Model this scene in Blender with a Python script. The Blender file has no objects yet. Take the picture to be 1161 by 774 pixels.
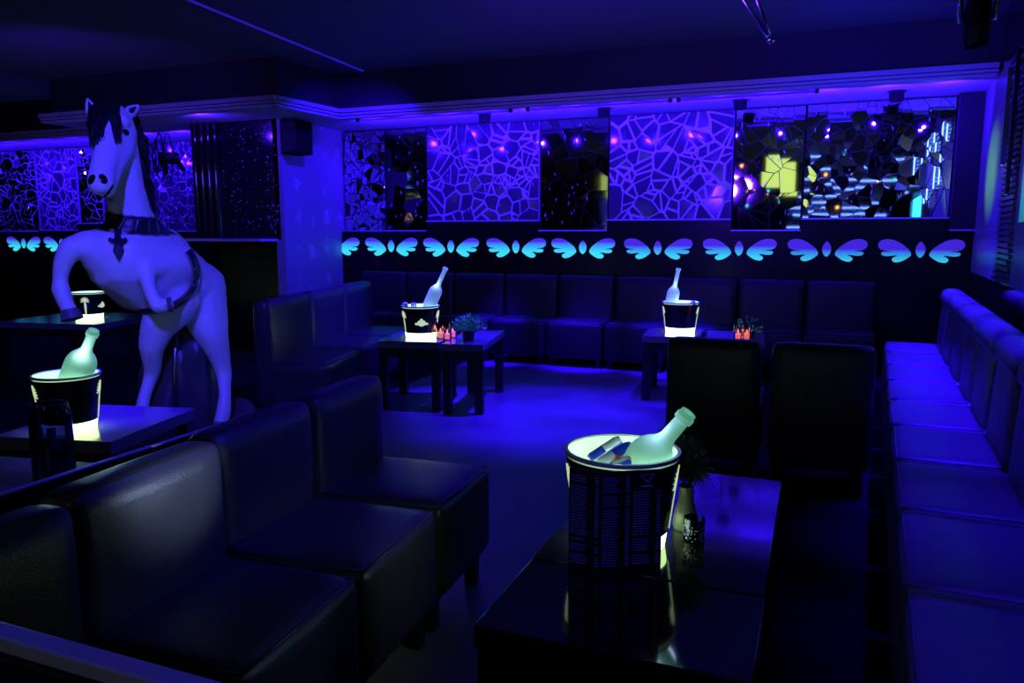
import bpy, bmesh, math, random
from mathutils import Vector, Matrix, noise
from mathutils.bvhtree import BVHTree
random.seed(7)
S = bpy.context.scene
COL = S.collection
R = math.radians

# ------------------------------------------------------------------ camera
H = 1.27
cd = bpy.data.cameras.new('camera'); cam = bpy.data.objects.new('camera', cd); COL.objects.link(cam)
cd.sensor_width = 36; cd.lens = 864/1161*36; cd.clip_start = .02
yaw = math.atan(350/math.hypot(864, 123)); pit = math.atan(123/864)
cam.location = (0, 0, H); cam.rotation_euler = (math.pi/2-pit, 0, yaw)
S.camera = cam
S.view_settings.view_transform = 'Standard'; S.view_settings.look = 'None'
S.view_settings.gamma = 1; S.view_settings.use_curve_mapping = False
S.view_settings.exposure = 0

# ------------------------------------------------------------------ materials
def nmat(name):
    m = bpy.data.materials.new(name); m.use_nodes = True
    return m, m.node_tree.nodes, m.node_tree.links, m.node_tree.nodes['Principled BSDF']
def mat(name, col, rough=.5, metal=0, spec=.5, coat=0, bump=0, bscale=200, emit=None, es=0, trans=0, alpha=1):
    m, n, l, b = nmat(name)
    b.inputs['Base Color'].default_value = (*col, 1)
    b.inputs['Roughness'].default_value = rough
    b.inputs['Metallic'].default_value = metal
    b.inputs['Specular IOR Level'].default_value = spec
    b.inputs['Coat Weight'].default_value = coat
    b.inputs['Transmission Weight'].default_value = trans
    if emit:
        b.inputs['Emission Color'].default_value = (*emit, 1); b.inputs['Emission Strength'].default_value = es
    if bump:
        t = n.new('ShaderNodeTexCoord'); x = n.new('ShaderNodeTexNoise'); x.inputs['Scale'].default_value = bscale
        x.inputs['Detail'].default_value = 4
        u = n.new('ShaderNodeBump'); u.inputs['Strength'].default_value = bump; u.inputs['Distance'].default_value = .004
        l.new(t.outputs['Object'], x.inputs['Vector']); l.new(x.outputs['Fac'], u.inputs['Height']); l.new(u.outputs['Normal'], b.inputs['Normal'])
    return m
M = {}
def leather(name, col, rough, scale=90):
    m, n, l, b = nmat(name)
    t = n.new('ShaderNodeTexCoord')
    a = n.new('ShaderNodeTexVoronoi'); a.inputs['Scale'].default_value = scale*3.2
    c = n.new('ShaderNodeTexNoise'); c.inputs['Scale'].default_value = 9; c.inputs['Detail'].default_value = 5
    mx = n.new('ShaderNodeMath'); mx.operation = 'MULTIPLY_ADD'; mx.inputs[1].default_value = .25
    u = n.new('ShaderNodeBump'); u.inputs['Strength'].default_value = .35; u.inputs['Distance'].default_value = .006
    l.new(t.outputs['Object'], a.inputs['Vector']); l.new(t.outputs['Object'], c.inputs['Vector'])
    l.new(a.outputs['Distance'], mx.inputs[0]); l.new(c.outputs['Fac'], mx.inputs[2])
    l.new(mx.outputs[0], u.inputs['Height']); l.new(u.outputs['Normal'], b.inputs['Normal'])
    r = n.new('ShaderNodeMapRange'); r.inputs['To Min'].default_value = rough-.08; r.inputs['To Max'].default_value = rough+.1
    l.new(c.outputs['Fac'], r.inputs['Value']); l.new(r.outputs['Result'], b.inputs['Roughness'])
    b.inputs['Base Color'].default_value = (*col, 1)
    return m
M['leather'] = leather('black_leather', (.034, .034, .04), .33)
M['backbench'] = leather('shaded_bench_leather', (.012, .012, .015), .5)  # darker copy of the bench leather, shade put into its colour
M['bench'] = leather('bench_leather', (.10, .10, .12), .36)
M['leg'] = mat('black_leg', (.012, .012, .014), .35)
M['lacquer'] = mat('black_lacquer', (.012, .012, .016), .08, spec=.6, coat=.3)
M['lacquerl'] = mat('lightened_table_lacquer', (.15, .15, .18), .16, spec=.7)  # lacquer lightened for the farther tables, reflected glow put into its colour
M['ledge'] = mat('black_gloss_panel', (.004, .004, .005), .3, spec=.25, bump=.1, bscale=30)
M['matte'] = mat('black_matte', (.006, .006, .008), .7)
M['plastic'] = mat('black_plastic', (.01, .01, .012), .35)
M['paint'] = mat('pale_moulding_paint', (.55, .5, .6), .35)
M['soffit'] = mat('soffit_paint', (.42, .4, .45), .6)
M['flatb'] = mat('flat_black', (.008, .008, .009), .9, spec=.1, bump=.6, bscale=300)  # near-black for the added floor sheets, lamp cans and speaker
M['fascia'] = mat('dark_fascia_paint', (.03, .03, .034), .6)
M['ceil'] = mat('ceiling_paint', (.12, .12, .13), .75, bump=.2, bscale=40)
M['wallp'] = None
M['metal'] = mat('dark_metal', (.25, .25, .28), .3, metal=1)
M['steel'] = mat('steel', (.6, .6, .65), .22, metal=1)
M['mirror'] = mat('mirror_glass', (.8, .82, .85), .03, metal=1)
M['mirrord'] = mat('smoked_mirror_glass', (.42, .42, .5), .05, metal=1)
M['mirrorh'] = mat('hazy_mirror_glass', (.10, .09, .15), .12, metal=.5)
M['groutl'] = mat('pale_grout', (.62, .55, .66), .6)
M['groutd'] = mat('black_grout', (.01, .01, .012), .6)
M['fleck'] = mat('white_fleck', (.95, .95, .95), .45, metal=0)  # matte white: painted glints on pillar and mirrors, speckle on candle glass
M['white'] = mat('white_plastic', (.8, .8, .78), .4)
M['bin'] = mat('lit_bucket_lining', (.85, .9, .8), .4, emit=(.50, .82, .50), es=.85)
M['glowr'] = mat('lit_bucket_base', (.9, .95, .8), .4, emit=(.62, 1, .40), es=5)
M['wrap'] = mat('black_bucket_sleeve', (.012, .012, .016), .22)
M['rim'] = mat('bucket_rim', (.55, .6, .7), .3)
M['emb'] = mat('pale_lit_emblem', (.7, .75, .6), .5, emit=(.62, .85, .45), es=.7)
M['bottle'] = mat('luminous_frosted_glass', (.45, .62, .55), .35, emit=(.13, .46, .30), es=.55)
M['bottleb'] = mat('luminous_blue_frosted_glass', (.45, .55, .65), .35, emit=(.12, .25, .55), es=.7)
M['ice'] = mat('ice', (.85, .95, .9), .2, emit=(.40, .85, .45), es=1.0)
M['canb'] = mat('can_blue', (.02, .05, .55), .3)
M['cans'] = mat('can_silver', (.75, .78, .8), .3, metal=.2)
M['canr'] = mat('can_red', (.7, .05, .03), .4)
M['cany'] = mat('can_yellow', (.8, .5, .04), .4)
M['menu'] = mat('menu_card', (.012, .012, .02), .3)
M['ink'] = mat('menu_ink', (.35, .4, 1), .5)
M['leaf'] = mat('green_leaf', (.10, .9, .10), .5)
M['spike'] = mat('dark_spiky_leaf', (.03, .045, .04), .4)
M['vase'] = mat('pale_vase', (.16, .16, .18), .3)
M['pot'] = mat('black_pot', (.012, .012, .014), .3)
M['gold'] = mat('candle_flame_glass', (.7, .35, .2), .3, emit=(1, .22, .07), es=2.2)
M['wax'] = mat('glowing_wax', (.8, .5, .4), .5, emit=(.9, .16, .12), es=1.0)
M['horse'] = mat('white_horse_paint', (.80, .78, .80), .42, bump=.35, bscale=14)
M['hair'] = mat('black_horse_hair', (.006, .006, .008), .45)
M['strap'] = mat('dark_harness', (.015, .012, .03), .35, bump=.6, bscale=90)
M['stud'] = mat('silver_harness_edge', (.3, .3, .45), .3, metal=.7)
M['eye'] = mat('dark_eye', (.005, .005, .008), .08)
M['rock'] = mat('dark_rock', (.06, .06, .065), .4, bump=1, bscale=12)
M['hoof'] = mat('hoof', (.12, .12, .14), .4)
M['bluel'] = mat('blue_neon', (0, 0, 0), .4, emit=(.1, .2, 1), es=9)
M['cove'] = mat('blacklight_tube', (0, 0, 0), .4, emit=(.03, .002, .9), es=1.2)
M['yell'] = mat('yellow_lit_panel', (0, 0, 0), .4, emit=(.75, 1, .22), es=1.0)
M['orange'] = mat('orange_bulb', (0, 0, 0), .4, emit=(1, .35, .08), es=5)
M['cyan'] = mat('cyan_screen', (0, 0, 0), .4, emit=(.05, .75, 1), es=2)
M['screenb'] = mat('blue_screen', (0, 0, 0), .4, emit=(.05, .05, .9), es=.8)

def glassm(name, col, rough=.05):
    m, n, l, b = nmat(name)
    g = n.new('ShaderNodeBsdfGlossy'); g.inputs['Roughness'].default_value = rough; g.inputs['Color'].default_value = (.9, .9, 1, 1)
    t = n.new('ShaderNodeBsdfTransparent'); t.inputs['Color'].default_value = (*col, 1)
    f = n.new('ShaderNodeFresnel'); f.inputs['IOR'].default_value = 1.5
    mx = n.new('ShaderNodeMixShader'); l.new(f.outputs[0], mx.inputs[0]); l.new(t.outputs[0], mx.inputs[1]); l.new(g.outputs[0], mx.inputs[2])
    l.new(mx.outputs[0], n['Material Output'].inputs['Surface'])
    return m
M['glass'] = glassm('clear_glass', (.88, .88, .92))
M['dglass'] = glassm('smoky_blue_glass', (.22, .22, .5), .1)

# damask wallpaper
m, n, l, b = nmat('damask_wallpaper'); M['wallp'] = m
t = n.new('ShaderNodeTexCoord'); mp = n.new('ShaderNodeMapping'); mp.inputs['Scale'].default_value = (1, 2.2, 1.6)
w = n.new('ShaderNodeTexVoronoi'); w.inputs['Scale'].default_value = 1.8; w.feature = 'SMOOTH_F1'
w.inputs['Randomness'].default_value = .25
q = n.new('ShaderNodeTexNoise'); q.inputs['Scale'].default_value = 13; q.inputs['Detail'].default_value = 3
ad = n.new('ShaderNodeMath'); ad.operation = 'MULTIPLY_ADD'; ad.inputs[1].default_value = .6
cr = n.new('ShaderNodeValToRGB'); cr.color_ramp.elements[0].position = .48; cr.color_ramp.elements[1].position = .6
cr.color_ramp.elements[0].color = (.5, .48, .55, 1); cr.color_ramp.elements[1].color = (.30, .30, .34, 1)
l.new(t.outputs['Object'], mp.inputs['Vector']); l.new(mp.outputs[0], w.inputs['Vector']); l.new(mp.outputs[0], q.inputs['Vector'])
l.new(q.outputs['Fac'], ad.inputs[0]); l.new(w.outputs['Distance'], ad.inputs[2]); l.new(ad.outputs[0], cr.inputs[0]); l.new(cr.outputs[0], b.inputs['Base Color'])
b.inputs['Roughness'].default_value = .5
# floor: dark worn resin
m, n, l, b = nmat('dark_resin_floor'); M['floor'] = m
t = n.new('ShaderNodeTexCoord'); q = n.new('ShaderNodeTexNoise'); q.inputs['Scale'].default_value = 1.7; q.inputs['Detail'].default_value = 7
q2 = n.new('ShaderNodeTexNoise'); q2.inputs['Scale'].default_value = 60; q2.inputs['Detail'].default_value = 2
cr = n.new('ShaderNodeValToRGB'); cr.color_ramp.elements[0].position = .3; cr.color_ramp.elements[1].position = .75
cr.color_ramp.elements[0].color = (.10, .10, .11, 1); cr.color_ramp.elements[1].color = (.24, .23, .25, 1)
mr = n.new('ShaderNodeMapRange'); mr.inputs['To Min'].default_value = .28; mr.inputs['To Max'].default_value = .55
u = n.new('ShaderNodeBump'); u.inputs['Strength'].default_value = .15; u.inputs['Distance'].default_value = .003
l.new(t.outputs['Object'], q.inputs['Vector']); l.new(t.outputs['Object'], q2.inputs['Vector']); l.new(q.outputs['Fac'], cr.inputs[0]); l.new(cr.outputs[0], b.inputs['Base Color'])
l.new(q.outputs['Fac'], mr.inputs['Value']); l.new(mr.outputs['Result'], b.inputs['Roughness']); l.new(q2.outputs['Fac'], u.inputs['Height']); l.new(u.outputs['Normal'], b.inputs['Normal'])
# backlit acrylic of the wing signs: cyan at the bottom, violet at the top
def wingmat(name, mid, gain):
    m, n, l, b = nmat(name)
    t = n.new('ShaderNodeTexCoord'); s = n.new('ShaderNodeSeparateXYZ')
    mr = n.new('ShaderNodeMapRange'); mr.inputs['From Min'].default_value = -.105; mr.inputs['From Max'].default_value = .095
    cr = n.new('ShaderNodeValToRGB'); e = cr.color_ramp.elements
    e[0].position = max(0, mid-.32); e[0].color = (.05, .72, .85, 1); e[1].position = min(1, mid+.2); e[1].color = (.06, .02, .72, 1)
    k = e.new(mid); k.color = (.03, .33, .86, 1)
    l.new(t.outputs['Object'], s.inputs[0]); l.new(s.outputs['Z'], mr.inputs['Value']); l.new(mr.outputs['Result'], cr.inputs[0])
    l.new(cr.outputs[0], b.inputs['Emission Color']); b.inputs['Emission Strength'].default_value = gain
    b.inputs['Base Color'].default_value = (.05, .05, .1, 1)
    return m
# black mosaic
m, n, l, b = nmat('black_mosaic'); M['mosaic'] = m
b.inputs['Base Color'].default_value = (.01, .01, .014, 1); b.inputs['Roughness'].default_value = .15
t = n.new('ShaderNodeTexCoord'); v = n.new('ShaderNodeTexVoronoi'); v.inputs['Scale'].default_value = 55
u = n.new('ShaderNodeBump'); u.inputs['Strength'].default_value = .9; u.inputs['Distance'].default_value = .01
l.new(t.outputs['Object'], v.inputs['Vector']); l.new(v.outputs['Color'], u.inputs['Height']); l.new(u.outputs['Normal'], b.inputs['Normal'])

# ------------------------------------------------------------------ mesh helpers
def obj(name, bm, m, parent=None, loc=None, smooth=False, rot=None, auto=None):
    me = bpy.data.meshes.new(name)
    bmesh.ops.recalc_face_normals(bm, faces=bm.faces[:])
    bm.to_mesh(me); bm.free()
    ms = m if isinstance(m, (list, tuple)) else [m]
    for x in ms: me.materials.append(x)
    if smooth:
        for p in me.polygons: p.use_smooth = True
        if auto: me.set_sharp_from_angle(angle=R(auto))
    o = bpy.data.objects.new(name, me); COL.objects.link(o)
    if parent: o.parent = parent
    if loc: o.location = loc
    if rot: o.rotation_euler = rot
    return o
def tag(o, label, cat, group=None, kind=None):
    o['label'] = label; o['category'] = cat
    if group: o['group'] = group
    if kind: o['kind'] = kind
    return o
def struct(o):
    o['kind'] = 'structure'; return o
def thing(name, label, cat, loc=(0, 0, 0), rz=0, group=None):
    o = bpy.data.objects.new(name, None); COL.objects.link(o); o.empty_display_size = .1
    o.location = loc; o.rotation_euler = (0, 0, rz)
    return tag(o, label, cat, group)
def dup(root, loc=None, rz=None, label=None, group=None):
    r = root.copy(); COL.objects.link(r)
    if loc is not None: r.location = loc
    if rz is not None: r.rotation_euler = (0, 0, rz)
    if label: r['label'] = label
    if group: r['group'] = group
    def rec(a, b2):
        for ch in list(a.children):
            c = ch.copy(); COL.objects.link(c); c.parent = b2; rec(ch, c)
    rec(root, r); return r
def box(bm, x0, x1, y0, y1, z0, z1, bev=0, mi=0):
    r = bmesh.ops.create_cube(bm, size=1); vs = r['verts']
    for v in vs:
        v.co = Vector(((x0+x1)/2+v.co.x*(x1-x0), (y0+y1)/2+v.co.y*(y1-y0), (z0+z1)/2+v.co.z*(z1-z0)))
    fs = set(f for v in vs for f in v.link_faces)
    for f in fs: f.material_index = mi
    if bev:
        es = list(set(e for v in vs for e in v.link_edges))
        r = bmesh.ops.bevel(bm, geom=es, offset=bev, segments=2, affect='EDGES', profile=.5)
        for f in r['faces']: f.material_index = mi
def B(*a, **k):
    bm = bmesh.new(); box(bm, *a, **k); return bm
def cushion(w, d, h, r, puff=(0, 0, 0), n=10):
    """soft rounded block, centred; puff = bulge of the x, y, z faces"""
    bm = bmesh.new(); bmesh.ops.create_cube(bm, size=2)
    bmesh.ops.subdivide_edges(bm, edges=bm.edges[:], cuts=n, use_grid_fill=True)
    hs = Vector((w/2, d/2, h/2))
    for v in bm.verts:
        t = v.co.copy()
        s = Vector([math.sin(t[i]*math.pi/2)*hs[i] for i in range(3)])
        c = Vector([max(-(hs[i]-r), min(hs[i]-r, s[i])) for i in range(3)])
        k = s-c
        p = c+k.normalized()*r if k.length > 1e-6 else s
        for i in range(3):
            a, b2 = (i+1) % 3, (i+2) % 3
            if abs(t[i]) > .999 and puff[i]:
                p[i] += math.copysign(puff[i]*(1-t[a]**2)*(1-t[b2]**2), t[i])
        v.co = p
    return bm
def tube(bm, pts, rad, seg=8, cap=True, mi=0):
    pts = [Vector(p) for p in pts]; N = len(pts)
    rr = rad if isinstance(rad, (list, tuple)) else [rad]*N
    rings = []; ref = Vector((0, 0, 1))
    for i, p in enumerate(pts):
        d = (pts[min(i+1, N-1)]-pts[max(i-1, 0)]).normalized()
        if abs(d.dot(ref)) > .95: ref = Vector((1, 0, 0)) if abs(d.x) < .9 else Vector((0, 1, 0))
        a = d.cross(ref).normalized(); c = d.cross(a)
        ref = a.cross(d)
        rings.append([bm.verts.new(p+(a*math.cos(2*math.pi*k/seg)+c*math.sin(2*math.pi*k/seg))*max(rr[i], 1e-4)) for k in range(seg)])
    for i in range(N-1):
        for k in range(seg):
            f = bm.faces.new((rings[i][k], rings[i][(k+1) % seg], rings[i+1][(k+1) % seg], rings[i+1][k])); f.material_index = mi
    if cap:
        for q in (rings[0], rings[-1]):
            f = bm.faces.new(q); f.material_index = mi
def lathe(bm, prof, seg=32, mi=0, cx=0, cy=0, close=True):
    rings = []
    for r_, z in prof:
        if r_ < 1e-5: rings.append([bm.verts.new((cx, cy, z))])
        else: rings.append([bm.verts.new((cx+r_*math.cos(2*math.pi*k/seg), cy+r_*math.sin(2*math.pi*k/seg), z)) for k in range(seg)])
    for a, c in zip(rings, rings[1:]):
        for k in range(seg):
            k2 = (k+1) % seg
            if len(a) == 1 and len(c) == 1: continue
            if len(a) == 1: f = bm.faces.new((a[0], c[k2], c[k]))
            elif len(c) == 1: f = bm.faces.new((a[k], a[k2], c[0]))
            else: f = bm.faces.new((a[k], a[k2], c[k2], c[k]))
            f.material_index = mi
def prism(bm, poly, y0, y1, mi=0):
    """polygon in x,z pushed from y0 to y1"""
    a = [bm.verts.new((x, y0, z)) for x, z in poly]; c = [bm.verts.new((x, y1, z)) for x, z in poly]
    N = len(poly)
    fs = [bm.faces.new(a), bm.faces.new(c[::-1])]
    for i in range(N): fs.append(bm.faces.new((a[i], c[i], c[(i+1) % N], a[(i+1) % N])))
    for f in fs: f.material_index = mi
    return fs
def smooth_poly(p, it=2):
    for _ in range(it):
        q = []
        for i in range(len(p)):
            a, b2 = p[i], p[(i+1) % len(p)]
            q.append((a[0]*.75+b2[0]*.25, a[1]*.75+b2[1]*.25)); q.append((a[0]*.25+b2[0]*.75, a[1]*.25+b2[1]*.75))
        p = q
    return p

# ------------------------------------------------------------------ room shell
YW = 7.5
struct(obj('floor', B(-11.6, 4, -4, YW+.1, -.1, 0), M['floor']))
struct(obj('floor_dark_sheet', B(-.74, 1.3, -.5, 6.86, 0, .004), M['flatb']))  # near-black sheet added to keep the floor dark beside the bench
struct(obj('floor_dark_sheet', B(-11.5, -3.2, -.5, 7.3, 0, .004), M['flatb']))  # same dark sheet added under the left seating and horse
struct(obj('ceiling', B(-11.6, 4, -4, YW+.1, 2.82, 2.92), M['ceil']))
struct(obj('wall_back', B(-11.6, 4, YW, YW+.1, 0, 2.82), M['matte']))
struct(obj('wall_left', B(-11.7, -11.6, -4, YW, 0, 2.82), M['matte']))
struct(obj('wall_front', B(-11.6, 4, -4.1, -4, 0, 2.82), M['matte']))
struct(obj('wall_far_right', B(4, 4.1, -4, YW, 0, 2.82), M['matte']))
# lower dado of the back wall, with stepped top under the mirrors
bm = bmesh.new()
SEG = [(-11.5, -9.98, 1.287), (-9.98, -9.22, 1.30), (-9.22, -8.75, 1.39), (-8.75, -6.3, 1.287), (-5.08, -3.97, 1.287), (-3.97, -2.68, 1.39), (-2.68, -1.96, 1.287), (-1.96, -.78, 1.39), (-.78, -.17, 1.287), (-.17, 1.0, 1.39), (1.0, 1.25, 1.287)]
for a, c, z in SEG: box(bm, a, c, 7.40, 7.5, 0, z)
struct(obj('trim_1', bm, M['ledge']))
# pale sill strips on top of the dado
bm = bmesh.new()
for a, c, z in SEG: box(bm, a, c, 7.40, 7.5, z, z+.012)
struct(obj('trim_2', bm, M['paint']))
# soffit over the alcove and its moulded fascia
bm = bmesh.new()
box(bm, -11.5, -7.4, 6.60, 7.5, 2.43, 2.82); box(bm, -4.55, 1.35, 6.60, 7.5, 2.43, 2.82); box(bm, -7.4, -4.55, 5.75, 7.5, 2.43, 2.82)
struct(obj('trim_3', bm, M['fascia']))
bm = bmesh.new()
box(bm, -11.5, -7.35, 6.60, 7.5, 2.40, 2.43); box(bm, -4.6, 1.35, 6.60, 7.5, 2.40, 2.43); box(bm, -7.35, -4.6, 5.75, 7.5, 2.40, 2.43)
struct(obj('trim_4', bm, M['soffit']))
def moulding(bm, p, q, nrm):
    """three stepped lips along p-q, outward normal nrm"""
    p = Vector(p); q = Vector(q); nr = Vector(nrm)
    for z0, z1, o0 in ((2.385, 2.405, .035), (2.412, 2.432, .05), (2.439, 2.475, .065)):
        A = p+nr*o0; C_ = q+nr*o0; D = q-nr*.02; E_ = p-nr*.02
        vs = [bm.verts.new((v.x, v.y, z)) for z in (z0, z1) for v in (A, C_, D, E_)]
        for f in ((0, 1, 2, 3), (7, 6, 5, 4), (0, 4, 5, 1), (1, 5, 6, 2), (2, 6, 7, 3), (3, 7, 4, 0)): bm.faces.new([vs[i] for i in f])
bm = bmesh.new()
moulding(bm, (-11.5, 6.60, 0), (-7.4, 6.60, 0), (0, -1, 0)); moulding(bm, (-7.5, 5.73, 0), (-4.53, 5.73, 0), (0, -1, 0))
moulding(bm, (-4.58, 5.70, 0), (-4.50, 6.6, 0), (1, 0, 0)); moulding(bm, (-4.5, 6.60, 0), (1.12, 6.60, 0), (0, -1, 0))
moulding(bm, (-7.43, 5.7, 0), (-7.43, 6.6, 0), (-1, 0, 0))
struct(obj('trim_5', bm, M['paint']))
# blacklight tubes lying behind the lip of the soffit (added spots carry most of their light)
def uvtube(x0, x1, y, lab, zz=2.372):
    bm = bmesh.new(); tube(bm, [(x0, y, zz), (x1, y, zz)], .009, 8)
    t_ = thing('blacklight_tube', lab, 'light', (0, 0, 0), 0, 'blacklight tubes of the soffit')
    obj('tube', bm, M['cove'], t_)
    bm = bmesh.new()
    box(bm, x0-.03, x0, y-.016, y+.016, zz-.014, 2.40); box(bm, x1, x1+.03, y-.016, y+.016, zz-.014, 2.40)
    obj('holder', bm, M['plastic'], t_)
uvtube(-4.3, -2.7, 6.66, 'violet blacklight tube under the soffit, left of the four tubes over the cracked mirrors')
uvtube(-2.5, -1.25, 6.66, 'violet blacklight tube under the soffit over the middle cracked mirrors')
uvtube(-1.15, -.1, 6.66, 'violet blacklight tube under the soffit over the wing signs above the right ice bucket')
uvtube(-9.6, -7.6, 6.66, 'violet blacklight tube under the far left soffit behind the horse statue')
# low ceiling panel at the far left, coffer edge strip
struct(obj('trim_6', B(-9.2, -7.46, 4.9, 6.1, 2.72, 2.82), M['ceil']))
M['ledline'] = mat('blue_led_line', (.2, .2, .3), .4, emit=(.03, .01, .6), es=.45)
bm = bmesh.new(); tube(bm, [(-3.97, 4.1, 2.80), (-4.14, 6.5, 2.80)], .010, 8)
struct(obj('trim_7', bm, M['ledline']))

# ------------------------------------------------------------------ pillar
bm = bmesh.new()
box(bm, -6.2, -5.10, 6.4, 6.46, 1.2, 2.40); box(bm, -6.2, -6.14, 6.46, 7.4, 1.2, 2.40)
p_ = struct(obj('pillar', bm, M['mosaic']))
bm = bmesh.new()
box(bm, -5.16, -5.05, 6.4, 7.5, 0.25, 2.40); struct(obj('pillar_wallpaper', bm, M['wallp']))
bm = bmesh.new(); box(bm, -6.05, -5.2, 6.5, 7.4, 0, 1.2); box(bm, -5.16, -5.04, 6.4, 7.5, 0, .25); struct(obj('pillar_base', bm, M['ledge']))
bm = bmesh.new()
for i in range(4): tube(bm, [(-6.14+i*.09, 6.38, 1.21), (-6.14+i*.09, 6.38, 2.40)], .04, 16)
struct(obj('pillar_ribs', bm, M['lacquer'], smooth=True, auto=40))
bm = bmesh.new(); box(bm, -6.5, -5.14, 6.12, 6.42, 1.185, 1.212, bev=.004)
struct(obj('pillar_shelf', bm, M['paint']))
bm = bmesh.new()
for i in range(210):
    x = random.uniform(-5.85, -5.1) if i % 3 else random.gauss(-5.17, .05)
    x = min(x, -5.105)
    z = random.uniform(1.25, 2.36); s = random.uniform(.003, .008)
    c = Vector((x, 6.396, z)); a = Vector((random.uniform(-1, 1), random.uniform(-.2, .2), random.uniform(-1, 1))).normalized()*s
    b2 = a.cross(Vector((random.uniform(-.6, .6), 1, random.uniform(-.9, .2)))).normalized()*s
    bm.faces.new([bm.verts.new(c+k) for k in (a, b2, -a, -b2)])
struct(obj('pillar_sparkle', bm, M['fleck']))  # white flakes painted as glints of the mosaic

# ------------------------------------------------------------------ cracked mirror panels
def clip(poly, a, b2, c):
    out = []
    for i in range(len(poly)):
        p, q = poly[i], poly[(i+1) % len(poly)]
        dp, dq = a*p[0]+b2*p[1]-c, a*q[0]+b2*q[1]-c
        if dp <= 0: out.append(p)
        if dp*dq < 0:
            t = dp/(dp-dq); out.append((p[0]+(q[0]-p[0])*t, p[1]+(q[1]-p[1])*t))
    return out
def inset(poly, d):
    N = len(poly); ar = sum(poly[i][0]*poly[(i+1) % N][1]-poly[(i+1) % N][0]*poly[i][1] for i in range(N))
    if ar < 0: poly = poly[::-1]
    out = poly[:]
    for i in range(N):
        p, q = poly[i], poly[(i+1) % N]; ex, ey = q[0]-p[0], q[1]-p[1]; L = math.hypot(ex, ey)
        if L < 1e-9: continue
        nx, ny = ey/L, -ex/L
        out = clip(out, nx, ny, nx*p[0]+ny*p[1]-d)
        if len(out) < 3: return []
    return out
def voronoi(x0, x1, z0, z1, seeds, warp=0):
    cells = []
    for i, s in enumerate(seeds):
        poly = [(x0, z0), (x1, z0), (x1, z1), (x0, z1)]
        for j, t in enumerate(seeds):
            if i == j: continue
            dx, dz = t[0]-s[0], t[1]-s[1]
            if dx*dx+dz*dz > 1.2: continue
            w_ = (t[2]-s[2])*warp
            poly = clip(poly, dx, dz, (t[0]**2+t[1]**2-s[0]**2-s[1]**2)/2 - w_)
            if len(poly) < 3: break
        if len(poly) >= 3: cells.append(poly)
    return cells
def mosaic_panel(x0, x1, z0, z1, n, gap, tilt, mm, gm, label, y=7.455, dropout=0, dense=None, skew=1.0, slv=26):
    t_ = thing('cracked_mirror_panel', label, 'mirror', ((x0+x1)/2, y, z0), 0, 'cracked mirror panels of the back wall')
    X0, X1 = x0-(x0+x1)/2, x1-(x0+x1)/2; Hh = z1-z0
    obj('backing', B(X0, X1, .003, 7.498-y, 0, Hh), gm, t_)
    seeds = []
    for i in range(n):
        for _ in range(30):
            if dense and random.random() < .45:
                s = (random.gauss(dense[0], dense[2]), random.gauss(dense[1], dense[2]*.7), random.random())
                mind = .03
            else:
                s = (random.uniform(X0, X1), random.uniform(0, Hh), random.random()); mind = .38*math.sqrt((X1-X0)*Hh/n)
            if X0 < s[0] < X1 and 0 < s[1] < Hh and all((s[0]-q[0])**2+(s[1]-q[1])**2 > mind**2 for q in seeds):
                seeds.append(s); break
    bm = bmesh.new()
    for poly in voronoi(X0-.05, X1+.05, -.05, Hh+.05, seeds, .004*skew):
        if random.random() < dropout: continue
        # long shards: split some cells across
        parts = [poly]
        if random.random() < (.6 if gm is M['groutl'] else .35):
            cx = sum(p[0] for p in poly)/len(poly); cz = sum(p[1] for p in poly)/len(poly); a = random.uniform(0, math.pi)
            nx, nz = math.cos(a), math.sin(a); c = nx*cx+nz*cz
            parts = [clip(poly, nx, nz, c), clip(poly, -nx, -nz, -c)]
        for q in parts:
            if len(q) < 3: continue
            q = inset(q, gap*random.uniform(.35, 1.25))
            for ca, cb, cc in ((1, 0, X1-.001), (-1, 0, -X0-.001), (0, 1, Hh-.001), (0, -1, -.001)):
                if len(q) >= 3: q = clip(q, ca, cb, cc)
            if len(q) < 3: continue
            tx, tz = random.gauss(0, tilt), random.gauss(0, tilt)
            cx = sum(p[0] for p in q)/len(q); cz = sum(p[1] for p in q)/len(q)
            a = [bm.verts.new((x, -.004+(x-cx)*tx+(z-cz)*tz, z)) for x, z in q]
            c_ = [bm.verts.new((x, .0035, z)) for x, z in q]
            bm.faces.new(a); 
            for i in range(len(q)): bm.faces.new((a[i], c_[i], c_[(i+1) % len(q)], a[(i+1) % len(q)]))
    obj('shards', bm, mm, t_)
    if gm is M['groutd'] or n > 100:      # white slivers painted as glints on the mirrors
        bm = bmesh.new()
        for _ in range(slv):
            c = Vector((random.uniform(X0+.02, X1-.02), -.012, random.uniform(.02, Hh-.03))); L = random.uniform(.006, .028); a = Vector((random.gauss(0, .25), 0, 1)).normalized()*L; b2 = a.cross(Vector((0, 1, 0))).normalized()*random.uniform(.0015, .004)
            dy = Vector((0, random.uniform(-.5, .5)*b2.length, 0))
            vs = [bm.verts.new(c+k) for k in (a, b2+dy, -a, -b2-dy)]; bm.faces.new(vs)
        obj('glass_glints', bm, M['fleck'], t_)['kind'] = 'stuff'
    return t_
ZT = 2.385
mosaic_panel(-5.03, -4.50, 1.30, ZT, 130, .004, .16, M['mirror'], M['groutd'], 'narrow cracked mirror panel full of small bright shards, next to the blue papered pillar')
mosaic_panel(-4.48, -3.98, 1.30, ZT, 22, .003, .03, M['mirrord'], M['groutd'], 'dark smoked mirror panel left of the left pale-veined cracked mirror', dropout=.1)
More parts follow.
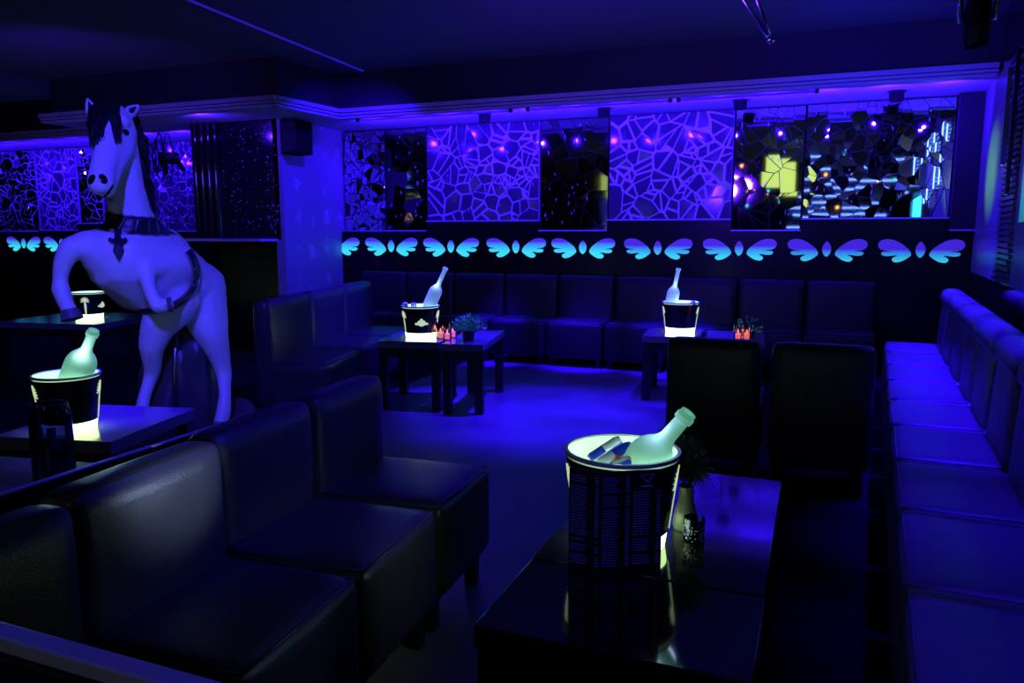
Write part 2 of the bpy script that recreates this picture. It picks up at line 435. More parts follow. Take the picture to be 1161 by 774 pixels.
mosaic_panel(-3.96, -2.69, 1.403, ZT, 120, .012, .03, M['mirrorh'], M['groutl'], 'wide cracked mirror with thick glowing violet veins, above the left ice bucket', y=7.43, dense=(.35, .45, .22), skew=2)
mosaic_panel(-2.67, -1.97, 1.30, ZT, 26, .003, .008, M['mirrord'], M['groutd'], 'dark smoked mirror panel between the two violet-veined cracked mirrors', dropout=.1)
mosaic_panel(-1.95, -.79, 1.403, ZT, 80, .013, .03, M['mirrorh'], M['groutl'], 'wide cracked mirror with thick glowing violet veins, above the right ice bucket', y=7.43, skew=2)
mosaic_panel(-.77, -.18, 1.30, ZT, 34, .004, .007, M['mirror'], M['groutd'], 'dark cracked mirror panel reflecting a yellow-green glow, right of the violet-veined mirrors')
mosaic_panel(-.16, .99, 1.403, ZT, 150, .003, .02, M['mirror'], M['groutd'], 'wide dark cracked mirror reflecting blue strip lights, rightmost on the back wall', y=7.43, dense=(-.2, .45, .25))
mosaic_panel(-11.4, -10.02, 1.30, ZT, 130, .005, .08, M['mirror'], M['groutl'], 'sparkling small-shard mirror panel at the far left edge of the back wall')
mosaic_panel(-9.98, -9.26, 1.31, ZT, 70, .014, .05, M['mirrorh'], M['groutl'], 'violet patterned cracked mirror panel on the far left wall beside the horse muzzle')
mosaic_panel(-9.20, -8.80, 1.40, ZT, 50, .006, .08, M['mirror'], M['groutl'], 'narrow sparkling mirror panel behind the head of the horse statue')
mosaic_panel(-8.76, -6.4, 1.30, ZT, 330, .006, .1, M['mirrorh'], M['groutl'], 'sparkling mirror panel between the horse statue and the black pillar', slv=120)

# ------------------------------------------------------------------ wing signs
K = .325/155
WING = [(-30, -20), (-42, 2), (-58, 16), (-80, 32), (-105, 43), (-135, 44), (-155, 34), (-158, 16), (-150, 3), (-138, -2), (-118, -4), (-104, -6), (-104, -6), (-122, -7), (-138, -8), (-146, -15), (-138, -24), (-118, -26), (-96, -22), (-82, -23), (-82, -23), (-96, -30), (-104, -38), (-100, -47), (-88, -52), (-66, -47), (-46, -34)]
WING_OLD = [(-30, -20), (-45, 2), (-60, 14), (-80, 30), (-105, 42), (-135, 43), (-153, 33), (-157, 18), (-150, 6), (-136, 0), (-122, -2), (-137, -6), (-143, -14), (-135, -22), (-115, -23), (-98, -26), (-104, -34), (-100, -44), (-88, -49), (-68, -46), (-48, -34)]
BODY = [(0, 37), (-12, 22), (-19, 4), (-15, -16), (-6, -28), (0, -31), (6, -28), (15, -16), (19, 4), (12, 22)]
wm = [wingmat('lit_acrylic_cyan', .62, 1.0), wingmat('lit_acrylic_mixed', .45, .9), wingmat('lit_acrylic_violet', .34, .8)]
wl = ['leftmost, half hidden by the horse', 'second from the left, by the horse shoulder']
vis = [(.80, 'rightmost of the row, by the black corner post', 2), (.057, 'second from the right of the row', 2), (-.696, 'third from the right, over the glinting patch of wall', 1),
       (-1.452, 'fourth from the right, above the right ice bucket', 1), (-2.203, 'fifth from the right, under the dark mirror between the violet ones', 0), (-2.923, 'sixth from the right, right of the left bucket’s bottle', 0),
       (-3.673, 'seventh from the right, directly above the left bucket’s bottle', 0), (-4.408, 'eighth from the right, beneath the small-shard mirror', 0), (-5.15, 'cut off by the blue papered pillar', 0)]
vis += [(-5.09-.743*k, w_, 0) for k, w_ in ((5, 'far left wall, just left of the horse chest'), (6, 'far left wall, left of the raised foreleg'), (7, 'far left edge of the picture'))]
def wingsign(x, lab, mi):
    t_ = thing('wing_sign', 'backlit blue wing sign, '+lab, 'sign', (x, 7.40, 1.125), 0, 'row of backlit wing signs on the back wall')
    for s in (-1, 1):
        bm = bmesh.new(); p = smooth_poly([(a*K*s, c*K) for a, c in WING], 2)
        if x == -5.15 and s == 1: bm.free(); continue
        prism(bm, p, -.012, 0); obj('wing', bm, wm[mi], t_)
    if x != -5.15:
        bm = bmesh.new(); prism(bm, smooth_poly([(a*K, c*K) for a, c in BODY], 2), -.012, 0); obj('wing_body', bm, wm[mi], t_)
for x, lab, mi in vis: wingsign(x, lab, mi)

# ------------------------------------------------------------------ downlights under the soffit
def downlight(x, y, z, lab, grp='black can spotlights under the soffit'):
    t_ = thing('can_spotlight', lab, 'light', (x, y, z), 0, grp)
    bm = bmesh.new(); lathe(bm, [(0, 0), (.05, 0), (.055, -.01), (.055, -.075), (.048, -.08), (.045, -.06), (0, -.055)], 20)
    obj('can', bm, M['flatb'], t_, smooth=True, auto=40)
    bm = bmesh.new(); lathe(bm, [(0, 0), (.07, 0), (.07, -.006), (0, -.006)], 20); obj('collar', bm, M['plastic'], t_)
for x, y, lab in ((-3.05, 6.9, 'leftmost of the four on the long soffit'), (-1.9, 7.0, 'second, above the dark mirror between the violet ones'), (-.7, 7.02, 'third, above the right violet-veined mirror’s right end'), (.51, 7.05, 'rightmost, above the widest dark mirror'), (-8.2, 6.9, 'on the far left soffit behind the horse')):
    downlight(x, y, 2.40, 'black can spotlight under the soffit, '+lab)

# ------------------------------------------------------------------ speaker and fan on the pillar
t_ = thing('wall_speaker', 'black box loudspeaker mounted high on the blue papered pillar', 'speaker', (-4.93, 6.5, 2.05))
obj('cabinet', B(-.12, .10, -.12, .12, 0, .33, bev=.012), M['flatb'], t_)
obj('grille', B(-.10, .08, -.128, -.12, .02, .31, bev=.003), M['matte'], t_)
obj('bracket', B(-.13, -.115, -.03, .03, .12, .2), M['metal'], t_)
t_ = thing('wall_fan', 'round black wire wall fan beside the mosaic pillar', 'fan', (-6.42, 6.28, 2.05), R(-35))
bm = bmesh.new()
for rr, yy in ((.25, 0), (.25, -.08), (.17, -.12), (.09, -.14)):
    tube(bm, [(rr*math.cos(a*math.pi/14), yy, rr*math.sin(a*math.pi/14)) for a in range(29)], .006, 6, cap=False)
for k in range(14):
    a = k*math.pi/7; tube(bm, [(.25*math.cos(a), 0, .25*math.sin(a)), (.25*math.cos(a), -.08, .25*math.sin(a)), (.15*math.cos(a), -.13, .15*math.sin(a)), (.03*math.cos(a), -.145, .03*math.sin(a))], .003, 5)
obj('cage', bm, M['plastic'], t_)
bm = bmesh.new()
for k in range(4):
    a0 = k*math.pi/2
    ring = [(.04*math.cos(a0), -.05, .04*math.sin(a0)), (.2*math.cos(a0+.1), -.07, .2*math.sin(a0+.1)), (.21*math.cos(a0+.7), -.03, .21*math.sin(a0+.7)), (.05*math.cos(a0+.9), -.03, .05*math.sin(a0+.9))]
    a = [bm.verts.new(p) for p in ring]; c = [bm.verts.new((p[0], p[1]+.006, p[2])) for p in ring]
    bm.faces.new(a); bm.faces.new(c[::-1])
    for i in range(4): bm.faces.new((a[i], c[i], c[(i+1) % 4], a[(i+1) % 4]))
obj('blades', bm, M['plastic'], t_)
bm = bmesh.new(); tube(bm, [(0, -.1, 0), (0, .1, 0)], .06, 16); tube(bm, [(0, .08, 0), (.1, .12, -.12), (.22, .10, -.12)], .025, 8)
obj('motor', bm, M['plastic'], t_)

# ------------------------------------------------------------------ right wall
def rw(y): return .74+.06*y
def rbox(bm, y0, y1, z0, z1, out0, out1, mi=0):
    vs = [bm.verts.new((rw(y)+o, y, z)) for z in (z0, z1) for y, o in ((y0, out0), (y1, out0), (y1, out1), (y0, out1))]
    for f in ((0, 1, 2, 3), (7, 6, 5, 4), (0, 4, 5, 1), (1, 5, 6, 2), (2, 6, 7, 3), (3, 7, 4, 0)):
        q = bm.faces.new([vs[i] for i in f]); q.material_index = mi
bm = bmesh.new(); rbox(bm, 1.2, 7.5, 0, .95, 0, .1); rbox(bm, 1.2, 4.6, .95, 1.3, 0, .1); rbox(bm, 1.2, 7.5, 2.4, 2.82, 0, .1)
struct(obj('wall_right', bm, M['lacquer']))
M['satin'] = mat('satin_blue_grey_panel', (.3, .3, .34), .3)
bm = bmesh.new(); rbox(bm, 5.95, 7.38, .95, 2.4, 0, .1); rbox(bm, 4.3, 5.33, 1.96, 2.4, 0, .1); rbox(bm, 4.3, 5.33, .95, 1.33, 0, .1); rbox(bm, 5.2, 5.33, 1.33, 2.0, 0, .1); rbox(bm, 4.2, 4.3, .95, 2.4, 0, .1)
struct(obj('wall_right_panel', bm, M['satin']))
bm = bmesh.new(); rbox(bm, 5.33, 5.95, .95, 2.4, .02, .1)
z = .97
while z < 2.36:
    rbox(bm, 5.34, 5.94, z, z+.022, -.02+random.uniform(-.006, .006), .02); z += .036
struct(obj('wall_right_slats', bm, M['metal']))
# cyan lit hatch
t_ = struct(obj('window_1', B(-.01, .0, -.45, .45, 0, .67), M['satin'], loc=(rw(4.75)+.09, 4.75, 1.33), rot=(0, 0, -R(3.4))))
bm = bmesh.new(); box(bm, -.02, -.01, -.45, .45, 0, .30); obj('lit_pane', bm, M['cyan'], t_)
bm = bmesh.new(); box(bm, -.02, -.01, -.45, .45, .30, .67); obj('blue_pane', bm, M['screenb'], t_)
# black corner post
struct(obj('trim_8', B(1.0, 1.19, 7.32, 7.5, 1.30, 2.40), M['matte']))
struct(obj('trim_9', B(1.0, 1.19, 7.28, 7.42, 1.285, 1.30), M['paint']))

# ------------------------------------------------------------------ sofas
def sofa_module(name, label, w, sd, sz, bz, bt, mm, leg=.12, group=None, lean=.05, roll=False):
    """front face at y=0, facing -Y, root on the floor"""
    t_ = thing(name, label, 'sofa', (0, 0, 0), 0, group)
    bm = cushion(w-.012, sd+bt*.5, sz-leg, .03, (.0, .006, .012), 9)
    bmesh.ops.translate(bm, verts=bm.verts[:], vec=(0, (sd+bt*.5)/2, (sz+leg)/2))
    s = obj('seat', bm, mm, t_, smooth=True)
    bm = bmesh.new()
    x = w/2-.022
    for yy in (.010,):
        tube(bm, [(-x, yy, sz-.006), (x, yy, sz-.006)], .0045, 6)
    for xx in (-x, x): tube(bm, [(xx, .012, sz-.005), (xx, sd*.98, sz-.003)], .0045, 6)
    obj('piping', bm, mm, s, smooth=True)
    h = bz-leg-.02
    bm = cushion(w-.012, bt, h, bt*.42 if roll else .035, (0, .012, .004), 9)
    bmesh.ops.translate(bm, verts=bm.verts[:], vec=(0, sd+bt/2, leg+.02+h/2))
    for v in bm.verts:
        k = max(0, (v.co.z-sz)/(bz-sz)); v.co.y += lean*k
    bk = obj('backrest', bm, mm, t_, smooth=True)
    if roll:
        bm = cushion(w-.01, .15, .13, .06, (.002, 0, 0), 9)
        bmesh.ops.translate(bm, verts=bm.verts[:], vec=(0, sd+bt/2+lean-.012, bz-.055)); obj('roll_top', bm, mm, bk, smooth=True)
    for sx in (-1, 1):
        for yy in (.06, sd+bt-.05):
            bm = bmesh.new(); box(bm, sx*(w/2-.055)-.022, sx*(w/2-.055)+.022, yy-.022, yy+.022, 0, leg+.015, bev=.003)
            obj('leg', bm, M['leg'], t_)
    return t_
G1 = 'black leather modules of the near left sofa'
P0 = Vector((-1.073, 2.475)); dv = Vector((.0625, -.998))
near = sofa_module('sofa_module', '', .474, .425, .43, .742, .11, M['leather'], group=G1, lean=.0)
labs = ['black leather module at the dance floor end of the near left sofa', 'black leather near sofa module with pale sheen on its seat front, second from dance floor',
        'black leather sofa module whose backrest shows the biggest grey glow, near sofa', 'black leather module at the near end of the left sofa, almost in darkness']
for i, lb in enumerate(labs):
    c = P0+dv*(.237+.476*i)
    o = near if i == 0 else dup(near) if i == 1 else sofa_module('sofa_module', '', .474, (.385, .345)[i-2], .43, .742, .11, M['leather'], group=G1, lean=.0)
    o.location = (c.x, c.y, 0); o.rotation_euler = (0, 0, R(93.6)); o['label'] = lb
G2 = 'black sofa modules seen from behind at the far end of the front table'
for i, (x, lb) in enumerate(((-.468, 'black leather chair module seen from behind, left of the pair beyond the front table'), (.042, 'black leather chair module seen from behind, right of the pair, beside the long bench'))):
    dup(near, (x, 4.39, 0), R(180), lb, G2)
struct(obj('partition', B(-1.6, -.42, .52, .56, 0, .80), M['ledge']))
struct(obj('partition_cap', B(-1.6, -.40, .53, .556, .80, .82, bev=.003), M['paint']))
struct(obj('partition_foot_rail', B(-1.6, -.40, .44, .465, .66, .68, bev=.003), M['paint']))
struct(obj('added_rail', B(-1.612, -1.600, .98, 1.85, 0, .712), M['ledge']))  # rail added to carry the pale edge strip
struct(obj('lit_edge_cap', B(-1.612, -1.600, .98, 1.85, .712, .717, bev=.001), M['paint']))  # pale strip added to draw the lit line behind the sofa
G4 = 'black leather modules of the sofa by the papered pillar'
mid = sofa_module('sofa_module', '', .70, .38, .43, .84, .11, M['leather'], group=G4, lean=0)
ml = ['black leather sofa module nearest of the three below the blue papered pillar', 'black leather sofa module in the middle of the three below the blue pillar', 'black leather sofa module furthest of the three below the blue papered pillar']
Q0 = Vector((-2.90, 4.02)); qd = Vector((-.235, .972))
for i, lb in enumerate(ml):
    o = mid if i == 0 else dup(mid)
    c = Q0+qd*(.35+.70*i); o.location = (c.x, c.y, 0); o.rotation_euler = (0, 0, R(103.6)); o['label'] = lb
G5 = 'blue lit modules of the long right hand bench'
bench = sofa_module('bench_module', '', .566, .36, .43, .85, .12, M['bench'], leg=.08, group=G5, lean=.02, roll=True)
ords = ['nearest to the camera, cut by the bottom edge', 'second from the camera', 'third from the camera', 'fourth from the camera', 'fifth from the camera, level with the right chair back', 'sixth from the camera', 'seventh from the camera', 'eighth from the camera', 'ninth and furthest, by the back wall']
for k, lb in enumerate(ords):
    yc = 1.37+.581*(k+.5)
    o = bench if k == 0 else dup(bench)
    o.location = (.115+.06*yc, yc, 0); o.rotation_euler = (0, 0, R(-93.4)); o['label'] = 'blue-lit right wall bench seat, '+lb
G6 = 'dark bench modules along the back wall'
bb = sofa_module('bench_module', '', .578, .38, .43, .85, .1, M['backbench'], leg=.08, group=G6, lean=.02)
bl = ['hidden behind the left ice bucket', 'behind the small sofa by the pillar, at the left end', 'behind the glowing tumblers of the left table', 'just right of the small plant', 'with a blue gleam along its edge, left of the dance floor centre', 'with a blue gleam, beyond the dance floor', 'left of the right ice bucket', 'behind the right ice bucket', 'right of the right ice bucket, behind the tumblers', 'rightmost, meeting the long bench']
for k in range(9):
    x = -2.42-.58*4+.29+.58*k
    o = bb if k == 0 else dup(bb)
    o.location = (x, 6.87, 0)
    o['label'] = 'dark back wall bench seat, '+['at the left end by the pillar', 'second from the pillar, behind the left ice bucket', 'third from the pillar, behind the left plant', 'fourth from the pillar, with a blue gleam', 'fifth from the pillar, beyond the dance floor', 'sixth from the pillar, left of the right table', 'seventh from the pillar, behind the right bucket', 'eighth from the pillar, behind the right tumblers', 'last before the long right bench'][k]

# ------------------------------------------------------------------ tables
def table(label, cx, cy, w, d, rz, h=.5, group=None, tm='lacquerl'):
    t_ = thing('low_table', label, 'table', (cx, cy, 0), rz, group)
    obj('tabletop', B(-w/2, w/2, -d/2, d/2, h-.05, h, bev=.002), M[tm], t_)
    bm = bmesh.new()
    a, c = w/2-.03, d/2-.03
    box(bm, -a, a, -c, -c+.02, h-.12, h-.05); box(bm, -a, a, c-.02, c, h-.12, h-.05); box(bm, -a, -a+.02, -c+.02, c-.02, h-.12, h-.05); box(bm, a-.02, a, -c+.02, c-.02, h-.12, h-.05)
    obj('apron', bm, M['leg'], t_)
    for sx in (-1, 1):
        for sy in (-1, 1):
            bm = bmesh.new(); box(bm, sx*(w/2-.035)-.03, sx*(w/2-.035)+.03, sy*(d/2-.035)-.03, sy*(d/2-.035)+.03, 0, h-.05, bev=.003)
            obj('leg', bm, M['leg'], t_)
    return t_
table('glossy black low table in the front, nearer part with the leaning menu card', -.334, 1.455, .53, .335, 0, tm='lacquer')
table('glossy black low table in the front, farther part with spiky plant and candle glass', -.337, 2.042, .53, .82, 0, tm='lacquer')
table('low black table under the left ice bucket in the middle of the room', -2.765, 5.01, .46, .56, R(13.5))
table('low black table beside the left bucket table, carrying the small leafy plant', -2.37, 5.16, .30, .82, R(12))
table('low black table under the right ice bucket near the back wall', -1.03, 5.98, .42, .58, R(5))
table('low black table under the glowing tumblers behind the chair pair', -.56, 5.92, .42, .56, R(5))
table('low black table carrying the ice bucket in front of the horse', -2.72, 2.22, .50, .56, R(13))
table('dark low table with blue glass hurricane at the lower left behind the sofa', -2.33, 1.53, .62, .6, R(10), h=.48)
table('distant low table behind the raised foreleg of the horse, with a lit bucket', -6.25, 5.0, 1.0, .9, R(10))
table('distant low table at the far left edge with a lit bucket', -7.6, 4.35, .9, .7, R(10))

# ------------------------------------------------------------------ ice buckets
RB, RT, HB = .112, .142, .24
def rad(z): return RB+(RT-RB)*z/HB
def wrap_poly(bm, poly, a0, off=.003):
    """raised flat emblem laid round the bucket: poly in metres (x along arc, z)"""
    c = [sum(p[0] for p in poly)/len(poly), sum(p[1] for p in poly)/len(poly)]
    def P(x, z, o):
        r_ = rad(z)+o; a = a0+x/r_; return Vector((r_*math.cos(a), r_*math.sin(a), z))
    o_ = [bm.verts.new(P(x, z, off)) for x, z in poly]; i_ = [bm.verts.new(P(x, z, .0005)) for x, z in poly]; m_ = bm.verts.new(P(c[0], c[1], off))
    N = len(poly)
    for i in range(N):
        j = (i+1) % N
        bm.faces.new((m_, o_[i], o_[j])); bm.faces.new((o_[i], i_[i], i_[j], o_[j]))
def bucket(x, y, z, face, label, po=1.22, en=.3):
    """face = world angle of the main emblem"""
    t_ = thing('ice_bucket', label, 'ice bucket', (x, y, z), 0, 'luminous ice buckets')
    bm = bmesh.new(); lathe(bm, [(RT-.006, HB), (RT-.008, HB-.01), (rad(.06)-.010, .06), (0, .06)], 48); obj('lining', bm, M['bin'], t_, smooth=True)
    bm = bmesh.new(); lathe(bm, [(0, .002), (rad(0)-.002, .002), (rad(.045)-.001, .048), (rad(.05)-.02, .052), (0, .052)], 48); obj('lit_base', bm, M['glowr'], t_, smooth=True, auto=40)
    bm = bmesh.new(); lathe(bm, [(rad(.042)+.0005, .042), (rad(.225)+.0005, .225), (rad(.225)-.004, .225), (rad(.042)-.006, .042), (rad(.042)+.0005, .042)], 48); obj('sleeve', bm, M['wrap'], t_, smooth=True, auto=40)
    bm = bmesh.new(); lathe(bm, [(RT-.007, HB-.010), (RT+.001, HB-.010), (RT+.003, HB-.005), (RT+.001, HB), (RT-.007, HB), (RT-.007, HB-.010)], 48); obj('rim', bm, M['rim'], t_, smooth=True, auto=50)
    bm = bmesh.new()
    e = [(-.048, .105), (-.048, .122), (-.030, .122), (-.026, .135), (-.012, .140), (-.006, .152), (.006, .152), (.012, .140), (.026, .135), (.030, .122), (.048, .122), (.048, .105), (.022, .105), (.012, .096), (-.012, .096), (-.022, .105)]
    wrap_poly(bm, e, face); obj('winged_emblem', bm, M['emb'], t_)
    for s in (-1, 1):
        bm = bmesh.new(); a0 = face+s*po
        wrap_poly(bm, [(-.006, .045), (.006, .045), (.010, .12), (.006, .17), (-.006, .17), (-.008, .12)], a0)
        for k in range(11):
            a = R(-20+22*k); L = .040
            wrap_poly(bm, [(.0, .166), (L*.6*math.cos(a-.16), .166+L*.6*math.sin(a-.16)), (L*math.cos(a), .166+L*math.sin(a)), (L*.6*math.cos(a+.16), .166+L*.6*math.sin(a+.16))], a0, .0032)
        obj('palm_emblem', bm, M['emb'], t_)
    # the lamp inside the bucket
    ld = bpy.data.lights.new('bucket_lamp', 'POINT'); lo = bpy.data.objects.new('bucket_lamp', ld); COL.objects.link(lo); lo.parent = t_
    lo.location = (0, 0, .222); ld.energy = en; ld.color = (.62, 1, .62); ld.shadow_soft_size = .04
    return t_
def toward(x, y): return math.atan2(-y, -x)
fb = bucket(-.43, 1.81, .5, toward(-.43, 1.81)+math.pi+.1, 'luminous ice bucket full of cans on the front table behind the menu card', 1.75, 1.5)
bucket(-2.73, 4.98, .5, toward(-2.73, 4.98)+.05, 'luminous ice bucket with pale emblem on the middle left table')
bucket(-.985, 6.0, .5, toward(-.985, 6.0)+math.pi, 'luminous ice bucket on the right table near the back wall', 1.8)
bucket(-2.72, 2.08, .5, toward(-2.72, 2.08)+math.pi, 'luminous ice bucket on the table in front of the horse statue', 1.8).scale = (.85, .85, .94)
bucket(-6.17, 5.0, .5, toward(-6.2, 5.05)+1.0, 'distant luminous ice bucket framed by the raised foreleg of the horse')
bucket(-7.5, 4.3, .5, toward(-7.5, 4.3), 'distant luminous ice bucket cut by the left edge of the picture')

# ice beds
def ice(x, y, z, lab):
    bm = bmesh.new(); lathe(bm, [(.11, 0), (.10, .012), (.075, .018), (.04, .022), (0, .024)], 40)
    for v in bm.verts:
        v.co.z += .010*noise.noise(v.co*40)
    lathe(bm, [(.108, 0), (.09, -.02), (0, -.02)], 40)
    o = obj('crushed_ice', bm, M['ice'], loc=(x, y, z), smooth=True)
    if y == 2.08: o.scale = (.88, .88, 1)
    tag(o, lab, 'ice', kind='stuff'); return o
ice(-.43, 1.81, .665, 'glowing crushed ice filling the bucket on the front table')
ice(-2.73, 4.98, .67, 'glowing crushed ice filling the bucket on the middle left table')
ice(-.985, 6.0, .67, 'glowing crushed ice filling the bucket by the back wall')
ice(-2.72, 2.08, .662, 'glowing crushed ice filling the bucket in front of the horse')

# bottles
def bottle(base, tip, label, kind='wine', bmat='bottle'):
    base = Vector(base); tip = Vector(tip); L = .38
    d = (tip-base).normalized(); b0 = tip-d*L
    t_ = bpy.data.objects.new('bottle', None); COL.objects.link(t_); tag(t_, label, 'bottle', 'luminous bottles in the ice buckets')
    t_.location = b0; t_.rotation_mode = 'QUATERNION'; t_.rotation_quaternion = Vector((0, 0, 1)).rotation_difference(d)
    rb = .057 if kind == 'wine' else .048
    sh = [(.0, .012), (.03, .0), (rb-.004, .0), (rb, .006), (rb, .225), (rb-.002, .240), (rb-.008, .256), (rb-.018, .270), (.0285, .281), (.022, .292), (.0195, .302), (.018, .355)] if kind == 'wine' else \
         [(.0, .012), (.03, .0), (rb-.004, .0), (rb, .006), (rb, .185), (rb-.004, .203), (rb-.016, .222), (.022, .235), (.0165, .245), (.0145, .362)]
    bm = bmesh.new(); lathe(bm, sh, 36); obj('glass_body', bm, M[bmat], t_, smooth=True)
    r0 = sh[-1][0]; z0 = sh[-1][1]
    bm = bmesh.new(); lathe(bm, [(r0, z0-.002), (r0+.005, z0), (r0+.0055, z0+.014), (r0+.002, z0+.016), (r0+.002, L), (r0-.003, L), (r0-.004, L-.03), (0, L-.03)], 28); obj('lip', bm, M[bmat], t_, smooth=True, auto=50)
    return t_
bottle((-.50, 1.81, .54), (-.270, 1.81, .845), 'pale green glowing bottle leaning right in the front ice bucket')
bottle((-2.765, 2.08, .56), (-2.575, 2.10, .90), 'pale green glowing bottle leaning in the bucket by the horse')
bottle((-2.69, 4.98, .67), (-2.515, 4.98, 1.02), 'slim-necked glowing bottle leaning in the middle left ice bucket', 'v', 'bottleb')
bottle((-1.08, 6.01, .62), (-1.012, 6.01, .998), 'slim-necked glowing bottle standing almost upright in the right ice bucket', 'v', 'bottleb')

# cans
def can(p, d, label, spin=0):
    t_ = bpy.data.objects.new('drink_can', None); COL.objects.link(t_); tag(t_, label, 'can', 'drink cans in the ice buckets')
    t_.location = p; t_.rotation_mode = 'QUATERNION'; t_.rotation_quaternion = Vector((0, 0, 1)).rotation_difference(Vector(d).normalized())
    bm = bmesh.new(); r_ = .0265; SEGC = 24
    r_ = .020; prof = [(.015, 0), (r_-.002, .004), (r_, .009), (r_, .045), (r_, .088), (r_-.003, .094)]
    rings = [[bm.verts.new((a*math.cos(2*math.pi*k/SEGC+spin), a*math.sin(2*math.pi*k/SEGC+spin), z)) for k in range(SEGC)] for a, z in prof]
    for i in range(len(rings)-1):
        for k in range(SEGC):
            f = bm.faces.new((rings[i][k], rings[i][(k+1) % SEGC], rings[i+1][(k+1) % SEGC], rings[i+1][k]))
            quad = (k*4//SEGC) % 2; up = 1 if z_mid(prof, i) > .045 else 0
            f.material_index = (quad+up) % 2
    bm.faces.new(rings[0]).material_index = 1
    obj('can_body', bm, [M['canb'], M['cans']], t_, smooth=True, auto=40)
    bm = bmesh.new(); lathe(bm, [(r_-.003, .094), (r_-.002, .097), (r_-.004, .097), (r_-.005, .093), (0, .093)], SEGC); lid = obj('lid', bm, M['cans'], t_, smooth=True, auto=40)
    bm = bmesh.new(); box(bm, -.006, .006, -.004, .010, .0935, .0955, bev=.0005); obj('pull_tab', bm, M['steel'], lid)
    for s in (0, math.pi):
        bm = bmesh.new(); q = [((r_+.0006)*math.cos(spin+s+a*.075), (r_+.0006)*math.sin(spin+s+a*.075), .047+b_) for a, b_ in [(-5, 0), (-3, .008), (0, .004), (3, .008), (5, 0), (3, -.007), (0, -.003), (-3, -.007)]]
        bm.faces.new([bm.verts.new(v) for v in q]); obj('red_mark', bm, M['canr'], t_)
        bm = bmesh.new(); q = [((r_+.0004)*math.cos(spin+s+a*.25*1.1), (r_+.0004)*math.sin(spin+s+a*.25*1.1), .047+b_) for a, b_ in [(math.cos(j*.785), .008*math.sin(j*.785)) for j in range(8)]]
        bm.faces.new([bm.verts.new(v) for v in q]); obj('yellow_disc', bm, M['cany'], t_)
def z_mid(prof, i): return (prof[i][1]+prof[i+1][1])/2
can((-.513, 1.812, .695), (.066, .058, .045), 'blue and silver drink can lying leftmost in the front ice bucket', .3)
can((-.476, 1.765, .700), (.076, .060, .047), 'blue and silver drink can with a red mark, middle of three in the front bucket', 2.0)
can((-.436, 1.755, .700), (.080, .050, .035), 'blue and silver drink can lying rightmost in the front bucket against the bottle', 1.2)
can((-2.80, 4.92, .67), (-.2, -.2, .9), 'dark drink can standing left in the middle left bucket', .3)
can((-2.74, 4.90, .67), (.1, -.2, .9), 'dark drink can standing in the middle left bucket next to the bottle', 1.3)
can((-.93, 5.95, .67), (.3, -.1, .4), 'drink can lying in the right ice bucket beside the bottle', .9)

# ------------------------------------------------------------------ menu card
t_ = thing('menu_card', 'dark folded menu card with rows of small blue print, standing before the front bucket', 'menu', (-.4, 1.62, .5))
pts = [(-.102, -.018), (-.025, -.026), (.036, .012), (.098, .052)]
HM = .243
for i in range(3):
    a, c = Vector(pts[i]), Vector(pts[i+1]); dd = (c-a).normalized(); nn = Vector((dd.y, -dd.x)); L = (c-a).length
    bm = bmesh.new()
    vs = [bm.verts.new((q.x, q.y, z)) for z in (0, HM) for q in (a, c, c-nn*.003, a-nn*.003)]
    for f in ((0, 1, 2, 3), (7, 6, 5, 4), (0, 4, 5, 1), (1, 5, 6, 2), (2, 6, 7, 3), (3, 7, 4, 0)): bm.faces.new([vs[j] for j in f])
    pn = obj('menu_page', bm, M['menu'], t_)
    bm = bmesh.new(); z = HM-.016
    def strip(u0, u1, z0, z1):
        q = [a+dd*u0+nn*.0008, a+dd*u1+nn*.0008]
        bm.faces.new([bm.verts.new((q[0].x, q[0].y, z0)), bm.verts.new((q[1].x, q[1].y, z0)), bm.verts.new((q[1].x, q[1].y, z1)), bm.verts.new((q[0].x, q[0].y, z1))])
    if i == 2:   # heading with triangular crest
        cx = L/2
        for (u0, z0), (u1, z1) in (((cx-.018, z+.004), (cx+.018, z+.004)), ):
            strip(u0, u1, z0, z0+.002)
        for k in range(6): strip(cx-.016+.0027*k, cx-.013+.0027*k, z-.0028*k, z-.0028*k+.003); strip(cx+.013-.0027*k, cx+.016-.0027*k, z-.0028*k, z-.0028*k+.003)
        strip(cx-.014, cx+.014, z-.024, z-.020); z -= .036
    while z > .018:
        u = .004
        end = L*random.uniform(.50, .62)
        while u < end:
            w_ = random.uniform(.003, .010); strip(u, min(u+w_, end), z, z+.0020); u += w_+.0016
        strip(L-.014, L-.005, z, z+.0020)
        z -= .0062 if random.random() > .12 else .013
    obj('menu_print', bm, M['ink'], pn)

# ------------------------------------------------------------------ plants, candle glass, tumblers
def spikeball(bm, c, r_, n, up=.2):
    for _ in range(n):
        d = Vector((random.gauss(0, 1), random.gauss(0, 1), random.gauss(up, 1))).normalized()
        L = r_*random.uniform(.75, 1.1); p = Vector(c)
        tube(bm, [p+d*r_*.2, p+d*L*.6+Vector((0, 0, .002)), p+d*L], [.0022, .0018, .0003], 4)
t_ = thing('spiky_plant', 'dark spiky plant in a pale vase beside the front ice bucket', 'plant', (-.292, 1.955, .5))
bm = bmesh.new(); lathe(bm, [(0, 0), (.03, 0), (.034, .01), (.028, .05), (.020, .075), (.019, .11), (.022, .115), (.018, .115), (.016, .08), (0, .08)], 24); obj('vase', bm, M['vase'], t_, smooth=True, auto=50)
bm = bmesh.new(); spikeball(bm, (.01, 0, .165), .062, 420); spikeball(bm, (-.045, .03, .225), .05, 200, .8); spikeball(bm, (-.01, .01, .2), .05, 160)
